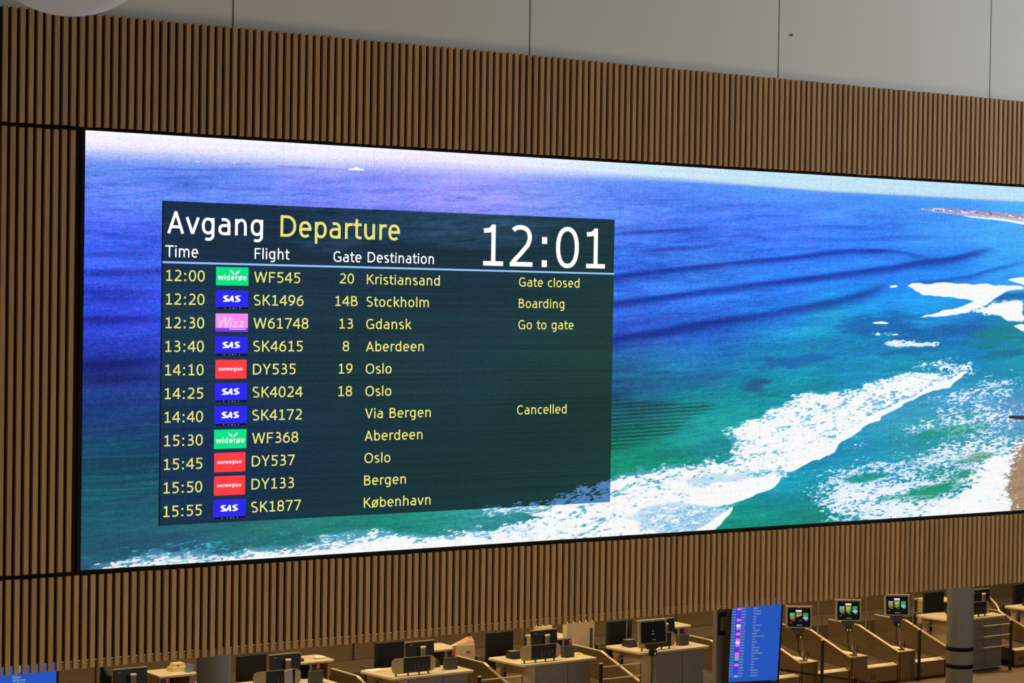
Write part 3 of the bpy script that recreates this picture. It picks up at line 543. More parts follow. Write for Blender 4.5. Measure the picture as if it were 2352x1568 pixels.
rows = [('12:00', 'w', 'WF545', '20', 'Kristiansand', 'Gate closed'), ('12:20', 's', 'SK1496', '14B', 'Stockholm', 'Boarding'), ('12:30', 'z', 'W61748', '13', 'Gdansk', 'Go to gate'),
        ('13:40', 's', 'SK4615', '8', 'Aberdeen', ''), ('14:10', 'n', 'DY535', '19', 'Oslo', ''), ('14:25', 's', 'SK4024', '18', 'Oslo', ''), ('14:40', 's', 'SK4172', '', 'Via Bergen', 'Cancelled'),
        ('15:30', 'w', 'WF368', '', 'Aberdeen', ''), ('15:45', 'n', 'DY537', '', 'Oslo', ''), ('15:50', 'n', 'DY133', '', 'Bergen', ''), ('15:55', 's', 'SK1877', '', 'København', '')]
def flat(name, x0, z0, x1, z1, m, y=YT, parent=scr):
    bm = bmesh.new(); bm.faces.new([bm.verts.new(c) for c in ((x0, y, z0), (x1, y, z0), (x1, y, z1), (x0, y, z1))]); return at(link(name, bm, m, parent))
(ZR0, ZR10, ZF0, ZF10, ZD0, ZD10) = (6.923, 5.272, 6.924, 5.274, 6.926, 5.268)
(XT0, XT1, XF0, XF1, XD0, XD1, XG, XS0, XS1) = (6.765, 7.064, 7.456, 7.865, 8.399, 9.045, 8.227, 9.78, 10.392)
CT, CF, CD = (0.078, 0.077, 0.074)
(LX0, LX1) = (7.152, 7.411)
LZ = [(7.029, 6.899), (6.863, 6.745), (6.7, 6.57), (6.537, 6.415), (6.371, 6.236), (6.206, 6.083), (6.04, 5.916), (5.875, 5.738), (5.71, 5.572), (5.544, 5.406), (5.377, 5.252)]
def scale_of(s, w_, cap):
    vs_, _ = glyphs(s); return w_/(max(v[0] for v in vs_)-min(v[0] for v in vs_))/cap
kT = scale_of('12:00', XT1-XT0, CT); kF = scale_of('SK1877', XF1-XF0, CF); kD = scale_of('Kristiansand', XD1-XD0, CD); kS = scale_of('Gate closed', XS1-XS0, CD)
def bird(x, z, k, m):
    bm = bmesh.new()
    for sg in (-1, 1):
        pts = [(0, -.35), (sg*.25, .25), (sg*.62, .42), (sg*1.0, .62), (sg*.8, .2), (sg*.35, -.1)]
        bm.faces.new([bm.verts.new((x+a*k, YL-.0006, z+b*k)) for a, b in pts])
    return at(link('bird_mark', bm, m, scr))
for i, (tm, al, fl, gt, ds, st) in enumerate(rows):
    q = i/10.
    zt = ZR0+(ZR10-ZR0)*q; zf = ZF0+(ZF10-ZF0)*q; zd = ZD0+(ZD10-ZD0)*q
    tx(tm, (XT0, zt), cap=CT, xs=kT); tx(fl, (XF0, zf), cap=CF, xs=kF); tx(ds, (XD0, zd), cap=CD, xs=kD)
    if gt: tx(gt, (0, zd+.002), cap=CD, xs=kD, centre=XG)
    if st: tx(st, (XS0, zd+.004), cap=CD*.96, xs=kS)
    zt_, zb_ = LZ[i]; cx = (LX0+LX1)/2; h = zt_-zb_
    if al == 'w':
        lg = flat('airline_logo', LX0, zb_, LX1, zt_, GRN)
        sub(at(text('widerøe', cx-.115, zb_+h*.29, .040, PKW, scr, YL, x1=cx+.115, bold=.05)), lg); sub(bird(cx+.02, zb_+h*.66, .042, PKW), lg)
    elif al == 's':
        lg = flat('airline_logo', LX0, zb_, LX1, zt_, BLU)
        bm = bmesh.new()
        for ch_, xa, xb in (('S', -.082, -.030), ('A', -.036, .014), ('S', .012, .064)): text_bm(bm, ch_, cx+xa, zb_+h*.32, .045, x1=cx+xb, y=YL-.0002*(ch_ == 'A'), bold=.09, shear=.30)
        sub(at(link('lettering', bm, WHT, scr)), lg)
        fo_ = flat('logo_footer', LX0+.01, zb_-.012, LX1, zb_-.001, glow('footer_black', (8, 8, 14)))
        for d in (-.06, -.02, .005, .03, .06): sub(flat('footer_mark', cx+d, zb_-.011, cx+d+.007+.006*(abs(d) < .01), zb_-.005, glow('footer_grey', (150, 150, 160)), YL), fo_)
    elif al == 'n':
        lg = flat('airline_logo', LX0+.004, zb_, LX1-.006, zt_, RED)
        sub(at(text('norwegian', cx-.10, zb_+h*.43, .026, PKW, scr, YL, x1=cx+.09, bold=.07)), lg); sub(flat('logo_dot', cx+.1, zb_+h*.38, cx+.108, zb_+h*.42, REDP, YL), lg)
    else:
        lg = flat('airline_logo', LX0, zb_, LX1, zt_, PNK); sub(flat('logo_band', LX0, zb_, LX1, zb_+h*.2, VIO, YT-.0004), lg)
        sub(at(text('W', cx-.122, zb_+h*.24, .075, LPK, scr, YL, x1=cx-.02, shear=.2, bold=.02)), lg); sub(at(text('izz', cx-.02, zb_+h*.24, .06, LPK, scr, YL-.0002, x1=cx+.10, shear=.2, bold=.02)), lg)
        sub(flat('logo_underline', cx-.02, zb_+h*.12, cx+.11, zb_+h*.17, LPK, YL), lg)

# ---------------------------------------------------------------- opal globe hanging near the camera
gl = thing('globe_pendant', 'large white opal globe lamp hanging at the top left corner', 'lamp', (3.07, 7.05, 8.135))
bm = bmesh.new(); bmesh.ops.create_uvsphere(bm, u_segments=64, v_segments=32, radius=.345); smooth(link('globe', bm, GLOBEM, gl))
B('cap', (-.06, -.06, .33), (.06, .06, .42), MGREY, gl, .01); T('cord', [(0, 0, .41), (0, 0, 3.7)], .006, DARK, gl)

# ---------------------------------------------------------------- columns in front of the desks
def column(x, label, bands):
    t = thing('round_column', label, 'column', (x, 24.2, 0))
    bm = bmesh.new(); bmesh.ops.create_cone(bm, cap_ends=True, segments=40, radius1=.212, radius2=.212, depth=11.6); bmesh.ops.translate(bm, verts=bm.verts, vec=(0, 0, 5.8))
    smooth(link('shaft', bm, COLM, t))
    for z in bands:
        bm = bmesh.new(); bmesh.ops.create_cone(bm, cap_ends=False, segments=40, radius1=.2155, radius2=.2155, depth=.062); bmesh.ops.translate(bm, verts=bm.verts, vec=(0, 0, z)); smooth(link('band', bm, BLACK, t))
column(25.87, 'grey round column with two black bands', (1.36, 1.085))
column(12.57, 'plain grey round column right of the small blue list', ())

# ---------------------------------------------------------------- check-in desks
DX = [10.46+2.4*i for i in range(6)]          # left front corners of the desk tops
FY, TZ = 28.1, 1.0
def make_desk(label, x):
    t = thing('check_in_desk', label, 'desk', (x, FY, 0), 0, 'check-in desks in the row under the wall')
    top = [(.03, 0), (1.47, 0), (1.5, .03), (1.5, .60), (.95, .74), (.5, .90), (-.02, .90), (-.09, .83), (-.085, .77), (0, .04)]
    PR('desk_top', top, TZ-.032, TZ, LAMI, t)
    body = [(.30, .06), (1.40, .06), (1.40, .56), (.12, .62), (.12, .24)]
    body = [(.27, .06), (1.40, .06), (1.40, .56), (.12, .62)]+[(.12+.15*(1-math.cos(a)), .21-.15*math.sin(a)) for a in (0, .4, .8, 1.2)]
    PR('cabinet', body, .02, TZ-.033, SIDEP, t)
    B('front_panel', (.30, .045, .05), (.93, .059, TZ-.06), GREYP, t); B('front_panel', (.94, .045, .05), (1.39, .059, TZ-.06), GREYP, t)
    B('apron', (.03, .63, TZ-.14), (.5, .8, TZ-.034), SIDEP, t); B('leg', (.03, .66, 0), (.10, .78, TZ-.141), SIDEP, t)
    return t
def make_monitor(label, x, tilt=-.12):
    t = thing('monitor', label, 'monitor', (x, 28.62, TZ), 0, 'monitors on the check-in desks')
    m = bmesh.new(); box(m, (-.262, 0, .10), (.262, .03, .425), .006); ms = link('monitor_shell', m, DARK, t); ms.rotation_euler = (tilt, 0, 0)
    o2 = B('top_edge', (-.262, -.002, .425), (.262, .031, .440), LAMI, t); o2.rotation_euler = (tilt, 0, 0)
    o3 = B('maker_badge', (-.20, -.0035, .375), (-.145, -.0005, .395), MGREY, t); o3.rotation_euler = (tilt, 0, 0); sub(o3, ms)
    sd_ = B('stand', (-.042, -.06, .02), (.042, -.03, .335), MGREY, t, .008); sub(B('lit_stand_top', (-.046, -.064, .336), (.046, -.026, .368), EDGE, t, .008), sd_)  # pale block on the stand paints the light falling on its top
    B('stand_foot', (-.13, -.12, .0005), (.13, .08, .018), DARK, t)
    return t
def make_sign(label, x):
    t = thing('counter_screen', label, 'privacy panel', (x+.06, 28.24, TZ), 0, 'rounded panels on the desk fronts')
    link('back_plate', prism(bmesh.new(), rrect(0, .035, .80, .275, .085), .006, .016, 1), FROST, t)
    dp = B('dark_plate', (.215, -.002, .042), (.70, .005, .27), DGREY if 0 else DARK, t)
    for i, (xx, z0, z1) in enumerate(((.415, .07, .18), (.475, .10, .17), (.56, .075, .17), (.62, .13, .18))):
        bm = bmesh.new(); z = z0
        while z < z1:
            d = random.uniform(.006, .014); box(bm, (xx, -.0032, z), (xx+.012, -.0021, z+d)); z += d+.005
        sub(link('lettering', bm, MGREY, t), dp)
    for xx in (.07, .29, .49, .66): B('foot', (xx, -.004, .0), (xx+.014, .02, .036), DARK, t)
    return t
RDG = glow('red_digit', (255, 20, 28), 1.3)
def make_scale(label, x, tall=0):
    t = thing('scale_display', label, 'scale display', (x, 28.36, TZ), 0, 'weighing displays on the desks')
    h = .165+tall
    B('housing', (0, 0, .0005), (.215, .10, h), DGREY, t, .006)
    dh = o = B('display_head', (.01, .02, 0), (.175, .06, .125), MGREY, t, .004); o.location = (0, 0, h+.001); o.rotation_euler = (-.12, 0, 0)
    o = B('display_window', (.035, .014, .018), (.155, .0195, .10), DARK, t); o.location = (0, 0, h+.001); o.rotation_euler = (-.12, 0, 0); sub(o, dh)
    bm = bmesh.new(); tube(bm, [(.118, .010, .03), (.123, .010, .045), (.135, .010, .056), (.139, .010, .075), (.134, .010, .088), (.124, .010, .088), (.121, .010, .078)], .0085, 6)
    o = link('red_digit', bm, RDG, t); o.location = (0, 0, h+.001); o.rotation_euler = (-.12, 0, 0); sub(o, dh)
    return t
def make_printer(label, x):
    t = thing('card_reader', label, 'card reader', (x, 28.62, TZ), 0, 'black readers on the desks')
    PR('reader_body', [(0, .0005), (.22, .0005), (.22, .09), (.12, .11), (.06, .10)], 0, .18, DARK, t, axis=0)
    B('reader_top', (.01, .07, .111), (.17, .20, .118), MGREY, t); return t
def make_chair(label, x, rz=0, y=29.75):
    t = thing('office_chair', label, 'chair', (x, y, 0), rz, 'black office chairs behind the desks')
    bm = box(bmesh.new(), (-.275, 0, .62), (.275, .07, 1.27), .02); link('backrest', bm, FABRIC, t)
    B('seat', (-.27, .05, .46), (.27, .55, .56), FABRIC, t, .02)
    for s in (-1, 1):
        T('arm_post', [(s*.30, .2, .5), (s*.34, .2, .62), (s*.34, .22, .83)], .022, DARK, t, 6)
        B('armrest', (s*.34-.04, .04, .83), (s*.34+.04, .34, .86), DGREY, t, .008)
    T('gas_lift', [(0, .28, .12), (0, .28, .46)], .03, DGREY, t)
    for k in range(5):
        a = k*1.2566; T('base_leg', [(0, .28, .11), (.30*math.cos(a), .28+.30*math.sin(a), .05)], .022, DARK, t, 6)
    return t
NM = ['seen only behind the small blue list', 'at the far left by the blue list', 'right of the left grey column', 'left of the cream folder crate', 'right of the cream folder crate', 'behind the blank kiosk']
desk_lab = {0: 'pale check-in desk hidden mostly by the left blue list', 1: 'pale check-in desk at the bottom left beside the blue list', 2: 'pale check-in desk just right of the left grey column',
            3: 'pale check-in desk left of the cream folder crate', 4: 'pale check-in desk in the middle, right of the folder crate', 5: 'pale check-in desk behind the kiosk with a blank screen',
            6: 'pale check-in desk partly hidden by the banded column', 7: 'pale check-in desk cut by the right picture edge'}
proto = None
DXS = {1: 12.86, 2: 15.26, 3: 17.66, 4: 20.08, 5: 22.48, 6: 29.83, 7: 32.25}
for k, x in DXS.items():
    if proto is None: proto = make_desk(desk_lab[k], x)
    else:
        d = dup(proto); d.location = (x, FY, 0); d['label'] = desk_lab[k]
mons = [(1, 13.55, 'black monitor back at the bottom left'), (2, 16.09, 'black monitor back right of the left grey column'), (3, 18.50, 'black monitor back left of the cream folder crate'),
        (4, 20.91, 'black monitor back on the middle desk with card reader'), (5, 23.40, 'black monitor mostly hidden by the blank kiosk'), (6, 31.18, 'black monitor beside the banded column'), (7, 33.05, 'black monitor at the right picture edge')]
pm = None
for k, x, l in mons:
    if pm is None: pm = make_monitor(l, x)
    else: d = dup(pm); d.location = (x, 28.62, TZ); d['label'] = l
ps = None
for k, l in ((2, 'rounded panel with dark plate at the bottom, right of the left column'), (3, 'rounded panel with dark plate on the desk left of the folder crate'), (4, 'rounded panel with dark plate on the middle desk'),
             (5, 'rounded panel with dark plate behind the blank kiosk'), (6, 'rounded cream panel end showing left of the banded column')):
    if ps is None: ps = make_sign(l, DXS[k])
    else: d = dup(ps); d.location = (DXS[k]+.06+(.0 if k != 6 else .3), 28.24, TZ); d['label'] = l
pd = None
for x, l in ((16.36, 'red-lit weight display by the grey tilted paper stand'), (18.80, 'red-lit weight display left of the folder crate'), (21.09, 'red-lit weight display on the middle desk'), (23.52, 'red-lit weight display right of the blank kiosk'), (13.86, 'red-lit weight display at the bottom left')):
    if pd is None: pd = make_scale(l, x, .02)
    else: d = dup(pd); d.location = (x, 28.36, TZ); d['label'] = l
pp = None
for x, l in ((20.27, 'black card reader left of the middle rounded panel'), (22.66, 'black card reader left of the blank kiosk'), (30.42, 'black reader left of the banded column'), (18.68, 'black reader behind the weight display by the folder crate'), (32.55, 'black reader on the desk at the right picture edge')):
    if pp is None: pp = make_printer(l, x)
    else: d = dup(pp); d.location = (x, 28.62, TZ); d['label'] = l
pc = None
for x, rz, l in ((20.80, 0, 'black office chair behind the middle desk'), (23.33, 0, 'black office chair left of the blank kiosk'), (18.63, 0, 'black office chair left of the folder crate'), (16.12, .1, 'black office chair behind the monitor by the left column'),
                 (31.08, 0, 'black office chair left of the banded column'), (33.6, .1, 'black office chair at the right picture edge')):
    if pc is None: pc = make_chair(l, x, rz)
    else: d = dup(pc); d.location = (x, 29.75, 0); d.rotation_euler.z = rz; d['label'] = l
sd = make_chair('black office chair seen edge on at the bottom left', 13.32, 1.35, 29.6); sd.rotation_euler = (0, -.18, 1.35); sd.location = (13.75, 29.95, 0)
# grey tilted leaflet holder
o = B('leaflet_stand', (0, 0, 0), (.13, .02, .27), mat('light_grey_card', (190, 182, 172), .5)); o.location = (15.80, 28.14, TZ+.012); o.rotation_euler = (.08, -.10, 0); tag(o, 'grey tilted board standing beside the red-lit display', 'board')
# papers and small stuff
tag(B('paper_sheet', (0, 0, 0), (.30, .21, .003), PAPER), 'white sheet left of the folder crate desk', 'paper').location = (17.68, 28.80, TZ+.001)
for x, y, l in ((17.80, 28.72, 'orange paper on the left wing of the desk left of the crate'), (22.79, 28.30, 'small orange paper behind the blank kiosk'), (15.52, 28.72, 'orange paper on the desk right of the left grey column')):
    o = tag(B('orange_paper', (0, 0, 0), (.14, .10, .003), mat('salmon_paper', (235, 150, 100), .7)), l, 'paper'); o.location = (x, y, TZ+.001)
o = tag(B('label_roll', (0, 0, 0), (.25, .12, .012), CREAM), 'cream tag strip on the middle desk by the scale', 'tag strip'); o.location = (21.34, 28.5, TZ+.001)

# ---------------------------------------------------------------- lane walls, bag boxes, conveyors
walls = {}
def lane_wall(x, label):
    t = thing('lane_wall', label, 'partition', (x, 28.05, 0), 0, 'sloping steel walls of the bag lanes')
    pts = [(0, 0), (0, .535), (1.05, .888), (1.85, .888), (1.85, 0)]
    PR('wall_plate', pts, -.018, .018, STEEL, t, axis=0)
    PR('edge_cap', [(0, .535), (0, .55), (1.05, .903), (1.05, .888)], -.022, .022, EDGE, t, axis=0)
    PR('edge_cap', [(1.05, .889), (1.05, .903), (1.85, .903), (1.85, .889)], -.02, .02, LAMI, t, axis=0)
    return t
wl_ = None
for x, l in ((20.03, 'sloping steel wall left of the middle desk'), (15.21, 'sloping steel wall right of the left grey column'), (17.62, 'sloping steel wall left of the desk before the crate'), (12.8, 'sloping steel wall at the bottom left'),
             (22.43, 'sloping steel wall left of the blank kiosk desk'), (24.84, 'sloping steel wall left of the portrait flight list'), (26.02, 'sloping steel wall under the leftmost colour kiosk'),
             (27.22, 'sloping steel wall under the middle colour kiosk'), (28.42, 'sloping steel wall under the rightmost colour kiosk'), (29.64, 'sloping steel wall just left of the banded column'), (32.17, 'sloping steel wall at the right picture edge')):
    if wl_ is None: wl_ = lane_wall(x, l)
    else: d = dup(wl_); d.location = (x, 28.05, 0); d['label'] = l
def bag_box(x, label):
    t = thing('pedestal_box', label, 'pedestal', (x+.026, 28.04, 0), 0, 'steel boxes carrying the colour kiosks')
    PR('box_body', [(0, 0), (0, .535), (.78, .535), (1.15, .60), (1.15, 0)], .0, .375, STEEL, t, axis=0)
    PR('box_lid', [(-.005, .536), (-.005, .546), (.78, .546), (.78, .536)], 0, .378, EDGE, t, axis=0)
    bm = bmesh.new(); bmesh.ops.create_cone(bm, cap_ends=True, segments=20, radius1=.07, radius2=.07, depth=.004); link('yellow_label', bm, CREAM, t, (.12, .57, .549))
    bm = bmesh.new(); bmesh.ops.create_cone(bm, cap_ends=True, segments=20, radius1=.04, radius2=.04, depth=.004); link('red_label', bm, mat('orange_label', (215, 90, 40)), t, (.12, .57, .553))
    return t
bb = None
for x, l in ((26.02, 'steel pedestal box under the leftmost colour kiosk'), (27.22, 'steel pedestal box under the middle colour kiosk'), (28.42, 'steel pedestal box under the rightmost colour kiosk')):
    if bb is None: bb = bag_box(x, l)
    else: d = dup(bb); d.location = (x+.026, 28.04, 0); d['label'] = l
def conveyor(x0, x1, label, num=None):
    w_ = x1-x0
    t = thing('bag_conveyor', label, 'conveyor', (x0, 28.05, 0), 0, 'bag conveyors between the steel walls')
    B('front_plate', (.005, .01, .03), (w_-.005, .04, .305), STEEL, t)
    PR('front_lip', [(.0, .306), (.0, .315), (.13, .345), (.13, .306)], .005, w_-.005, EDGE, t, axis=0)
    PR('belt', [(.14, .10), (.14, .335), (1.2, .42), (1.8, .54), (1.8, .10)], .01, w_-.01, BELTM, t, axis=0)
    bm = bmesh.new(); n = 14
    for i in range(n): box(bm, (.03+i*(w_-.06)/n, .125, .335), (.03+(i+.6)*(w_-.06)/n, .15, .352))
    link('comb_teeth', bm, DARK, t)['kind'] = 'stuff'
    if num: text(num, .10, .10, .10, mat('dark_number', (52, 42, 32)), t, .008, xs=.9)
    return t
conveyor(26.43, 27.19, 'bag conveyor between the leftmost and middle colour kiosks')
conveyor(27.63, 28.39, 'bag conveyor numbered 12 between two colour kiosks', '12')
conveyor(28.83, 29.61, 'bag conveyor numbered 13 left of the banded column', '13')
conveyor(31.5, 32.14, 'bag conveyor numbered 14 right of the banded column', '14')
conveyor(24.87, 26.0, 'bag conveyor behind the portrait flight list')
conveyor(24.0, 24.81, 'bag conveyor left of the portrait flight list')
conveyor(21.60, 22.40, 'bag conveyor between the middle desk and the blank kiosk')
conveyor(19.20, 20.0, 'bag conveyor below the cream folder crate')
conveyor(16.8, 17.59, 'bag conveyor left of the orange-papered desk')
conveyor(14.4, 15.18, 'bag conveyor behind the left grey column')
# collector belt behind
t = thing('collector_conveyor', 'long steel baggage conveyor running behind all the desks', 'conveyor', (0, 31.1, 0))
B('rear_guard', (4, 1.1, 0), (44, 1.14, .96), STEEL, t); B('guard_cap', (4, 1.08, .961), (44, 1.16, .975), LAMI, t)  # pale cap paints the guard's top edge as lit
B('belt', (4, .0, .1), (44, 1.05, .55), BELTM, t)
for i in range(15): B('guard_joint', (5+2.4*i, 1.085, .02), (5.02+2.4*i, 1.098, .955), DARK, t)
# side tables
def side_table(x, label):
    t = thing('side_table', label, 'table', (x, 30.06, 0), 0, 'small side tables behind the bag lanes')
    PR('table_top', [(0, 0), (.55, 0), (.66, .08), (.66, .62), (0, .62)], .965, .995, LAMI, t)
    B('side_panel', (.52, .05, 0), (.56, .58, .964), SIDEP, t); B('back_panel', (0, .56, 0), (.51, .6, .964), DARK, t); B('side_panel', (0, .05, 0), (.03, .55, .964), SIDEP, t)
    return t
st_ = None
for x, l in ((21.95, 'small side table right of the middle monitor'), (19.55, 'small side table left of the cream folder crate'), (17.15, 'small side table with papers right of the left column'), (14.70, 'small side table with a cream printer at the left'), (24.6, 'small side table right of the blank kiosk'), (31.48, 'small side table right of the banded column')):
    if st_ is None: st_ = side_table(x, l)
    else: d = dup(st_); d.location = (x, 30.06, 0); d['label'] = l
# cream printer and blue card
t = thing('label_printer', 'cream label printer on the side table at the left', 'printer', (15.02, 30.3, .9955))
PR('lower_case', [(0, 0), (.30, 0), (.285, .07), (.02, .07)], 0, .2, CREAM, t, axis=1); PR('upper_case', [(.04, .071), (.25, .071), (.23, .125), (.06, .125)], .03, .18, CREAM, t, axis=1)
B('button', (.10, .024, .085), (.13, .03, .10), DARK, t)
o = tag(B('blue_card', (0, 0, 0), (.14, .015, .13), BLUEP), 'pale blue card leaning beside the cream printer', 'card'); o.location = (15.18, 30.2, 1.006); o.rotation_euler = (.25, .2, 0)
# crate with folders
t = thing('folder_crate', 'tall cream bin packed with orange folders between two desks', 'bin', (20.02, 29.915, 0), 0)
PR('bin_shell', [(.02, .0), (.40, .0), (.375, 1.045), (.375, 1.06), (.0, 1.06)], .0, .125, CREAM, t, axis=1)
B('bin_label', (.20, -.003, .925), (.29, -.0005, .965), mat('brown_label', (160, 110, 60)), t)
for i in range(5):
    PR('folder', [(-.10+.02*i, 1.062), (.36, 1.062), (.365+.006*i, 1.115+.014*i), (.30, 1.118+.014*i)], .008+.023*i, .024+.023*i, ORANGE if i % 2 else PAPER, t, axis=1)
# cream partition right of the middle desk
t = thing('cream_cabinet', 'tall cream cabinet with a dark slot right of the middle desk', 'cabinet', (22.30, 29.915, 0))
B('cabinet_body', (0, 0, 0), (.60, .12, 1.27), CREAM, t, .004); B('slot', (.50, -.004, .62), (.555, -.0005, 1.15), DGREY, t)
tag(B('cream_box', (22.07, 30.42, .996), (22.36, 30.57, 1.16), CREAM), 'small cream box behind the middle monitor', 'box')
for x, l in ((19.62, 'red-topped black stapler behind the desk left of the crate'), (17.22, 'red-topped black stamp right of the grey tilted board')):
    t = thing('stamp', l, 'stamp', (x, 30.2, .996)); B('stamp_base', (-.06, -.03, 0), (.06, .03, .05), DARK, t, .01); B('stamp_stem', (-.012, -.012, .05), (.012, .012, .10), DARK, t); B('stamp_knob', (-.02, -.02, .10), (.02, .02, .13), REDP, t, .004)
o = tag(B('crumpled_paper', (0, 0, 0), (.18, .14, .035), PAPER, None, .012), 'white crumpled paper on the side table right of the left column', 'paper'); o.location = (17.55, 30.25, .996)
# paired chrome posts behind the desks
for x, y, z0, l in ((21.35, 29.9, .9, 'thin chrome post pair beside the chair of the middle desk'), (23.32, 29.55, .9, 'thin chrome post pair beside the chair left of the blank kiosk'), (24.45, 29.95, .9, 'thin chrome post pair right of the blank kiosk'), (26.02+.02, 0, 0, ''),):
    if not l: continue
    t = thing('post_pair', l, 'post', (x, y, 0), 0, 'thin chrome posts behind the desks')
    T('post', [(0, 0, 0), (0, 0, 1.9)], .011, CHROME, t); T('post', [(.05, 0, 0), (.05, 0, 1.9)], .008, DGREY, t)
for x, l in ((27.22, 'thin chrome post left of the middle colour kiosk'), (28.42, 'thin chrome post left of the rightmost colour kiosk'), (24.84, 'bright chrome post left of the portrait flight list'), (29.64, 'thin chrome post left of the chair by the banded column')):
    t = thing('lane_post', l, 'post', (x, 28.05+.86, 0), 0, 'thin chrome posts along the bag lanes'); T('post', [(0, 0, .845), (0, 0, 2.1)], .011, CHROME, t); T('bright_post', [(0, -.10, .812), (0, -.10, 2.1)], .008, EDGE if 'list' in l else STEEL, t)

# ---------------------------------------------------------------- kiosks
def tri(bm, pts, y, mi): f = bm.faces.new([bm.verts.new((a, y, b)) for a, b in pts]); f.material_index = mi
TILE = [glow('tile_cyan', (110, 165, 165)), glow('tile_green', (60, 160, 60)), glow('tile_red', (205, 70, 40)), glow('tile_orange', (205, 150, 85)), glow('tile_blue', (135, 175, 215)), glow('tile_grey', (95, 98, 96)), glow('tile_white', (215, 215, 215)), glow('tile_pink', (180, 110, 110))]
def kiosk(name, label, x, y, z0, zc, wid, rz, base, lean, red=True, blank=False, two=0, alt=False):
    t = thing(name, label, 'kiosk', (x, y, 0), rz, None)
    h = .37; hw = wid/2; tl = -.10
    def hp(o): o.location = (0, -.05, zc); o.rotation_euler = (tl, 0, 0); return o
    hp(link('head_frame', prism(bmesh.new(), rrect(-hw, -h/2, hw, h/2, .02), 0, .05, 1), mat('kiosk_frame_grey', (168, 158, 138), .4), t)); hp(B('top_rim', (-hw-.008, -.012, h/2), (hw+.008, .06, h/2+.014), EDGE, t))
    sg = hp(link('screen_glass', prism(bmesh.new(), rrect(-hw+.028, -h/2+.02, hw-.028, h/2-.022, .025), -.004, -.001, 1), glow('kiosk_screen_black', (20, 19, 18), .6), t))
    bm = bmesh.new(); yy = -.0055
    if blank:
        tri(bm, [(-.02, .0), (.0, .0), (.0, .03), (-.02, .03)], yy, 5); tri(bm, [(-.03, -.045), (.015, -.045), (.015, -.025), (-.03, -.025)], yy, 5)
        tri(bm, [(-.03, -.130), (.045, -.130), (.045, -.116), (-.03, -.116)], yy, 5)
    else:
        tri(bm, [(-.055, .09), (.05, .09), (.05, .128), (-.055, .128)], yy, 6)
        for k, cx in enumerate((-.115, .0, .115)):
            a, c = cx-.045, cx+.045
            if k == 0: tri(bm, [(a, -.02), (c, .04), (c, .075), (a, .075)], yy, 0); tri(bm, [(a, -.01), (cx, -.02), (c, .02), (c, .05), (cx, .02), (a, .03)], yy-.0002, 1); tri(bm, [(a, -.01), (cx-.02, -.055), (c, -.03), (c, .02), (cx-.01, -.02)], yy-.0004, 2)
            if k == 1:
                tri(bm, [(a, .0), (c, .03), (c, .075), (a, .075)], yy, 3)
                if alt: tri(bm, [(a+.02, .05), (cx, .035), (c-.01, .05), (c-.01, .07), (a+.02, .07)], yy-.0002, 1)
                else: tri(bm, [(a, -.025), (cx, -.055), (c, -.01), (c, .045), (cx, .015), (a, .01)], yy-.0002, 1)
            if k == 2: tri(bm, [(a, .01), (c, .03), (c, .075), (a, .075)], yy, 1); tri(bm, [(a, -.02), (cx, -.055), (c, -.03), (c, .01), (cx, .02), (a, .0)], yy-.0002, 4)
            tri(bm, [(c-.06, -.065), (c, -.065), (c, -.045)], yy, 5)
        tri(bm, [(-.16, -.10), (-.150, -.10), (-.150, -.086), (-.16, -.086)], yy, 7); tri(bm, [(-.14, -.10), (-.125, -.10), (-.125, -.086), (-.14, -.086)], yy, 7)
        tri(bm, [(-.04, -.145), (.055, -.145), (.055, -.125), (-.04, -.125)], yy, 5)
    sub(hp(link('screen_picture', bm, TILE, t)), sg); bm = bmesh.new(); tri(bm, [(-.004, h/2-.016), (.004, h/2-.016), (.004, h/2-.006), (-.004, h/2-.006)], -.006, 0); sub(hp(link('status_light', bm, glow('lime_led', (190, 255, 40)), t)), sg)
    PR('neck_block', [(-.115, zc-.185), (.115, zc-.185), (.10, zc-.26), (.04, zc-.29), (-.04, zc-.29), (-.10, zc-.26)], -.05, .03, DGREY, t, axis=1)
    zs = zc-.30; sn = B('scanner', (-.045, -.06, zs-.085), (.075, .01, zs), mat('dark_red_plastic', (70, 12, 10), .4) if red else DARK, t, .005)
    bm = bmesh.new(); tri(bm, [(.03, zs-.065), (.042, zs-.065), (.042, zs-.03), (.03, zs-.03)], -.062, 0)
    if two: tri(bm, [(-.02, zs-.065), (-.008, zs-.065), (-.008, zs-.03), (-.02, zs-.03)], -.062, 0)
    sub(link('scanner_light', bm, glow('lime_led', (190, 255, 40)), t), sn)
    T('pole', [(.06, .0, zs-.05), (lean, .0, z0+.001)], .021, CHROME, t, 10)
    T('cable', [(.0, -.02, zs-.08), (.0, -.02, zs-.2), (.01, -.02, zs-.26), (.0, -.01, z0+.25 if z0 else .6), (.03, -.02, z0+.10), (lean+.04, -.02, z0+.012)], .009, DARK, t, 6)
    T('cable', [(lean+.06, .0, z0+.16), (lean+.07, .0, z0+.1), (lean+.05, .0, z0+.01)], .010, DARK, t, 6)
    B('pole_foot', (lean-.08, -.05, z0), (lean+.06, .05, z0+.012), MGREY, t, .004)
    return t
kiosk('self_service_kiosk', 'colour-screen kiosk nearest the portrait flight list', 26.10, 28.22, .552, 1.325, .455, -.575, 'box', .11, True, alt=True)
kiosk('self_service_kiosk', 'colour-screen kiosk in the middle of the three', 27.29, 28.22, .560, 1.36, .455, -.575, 'box', .12, True, two=1)
kiosk('self_service_kiosk', 'colour-screen kiosk nearest the banded column', 28.50, 28.22, .552, 1.37, .455, -.575, 'box', .10, False)
kiosk('self_service_kiosk', 'kiosk with a blank dark screen before a check-in desk', 21.68, 26.84, 0, 1.59, .53, -.06, 'floor', .14, False, blank=True)

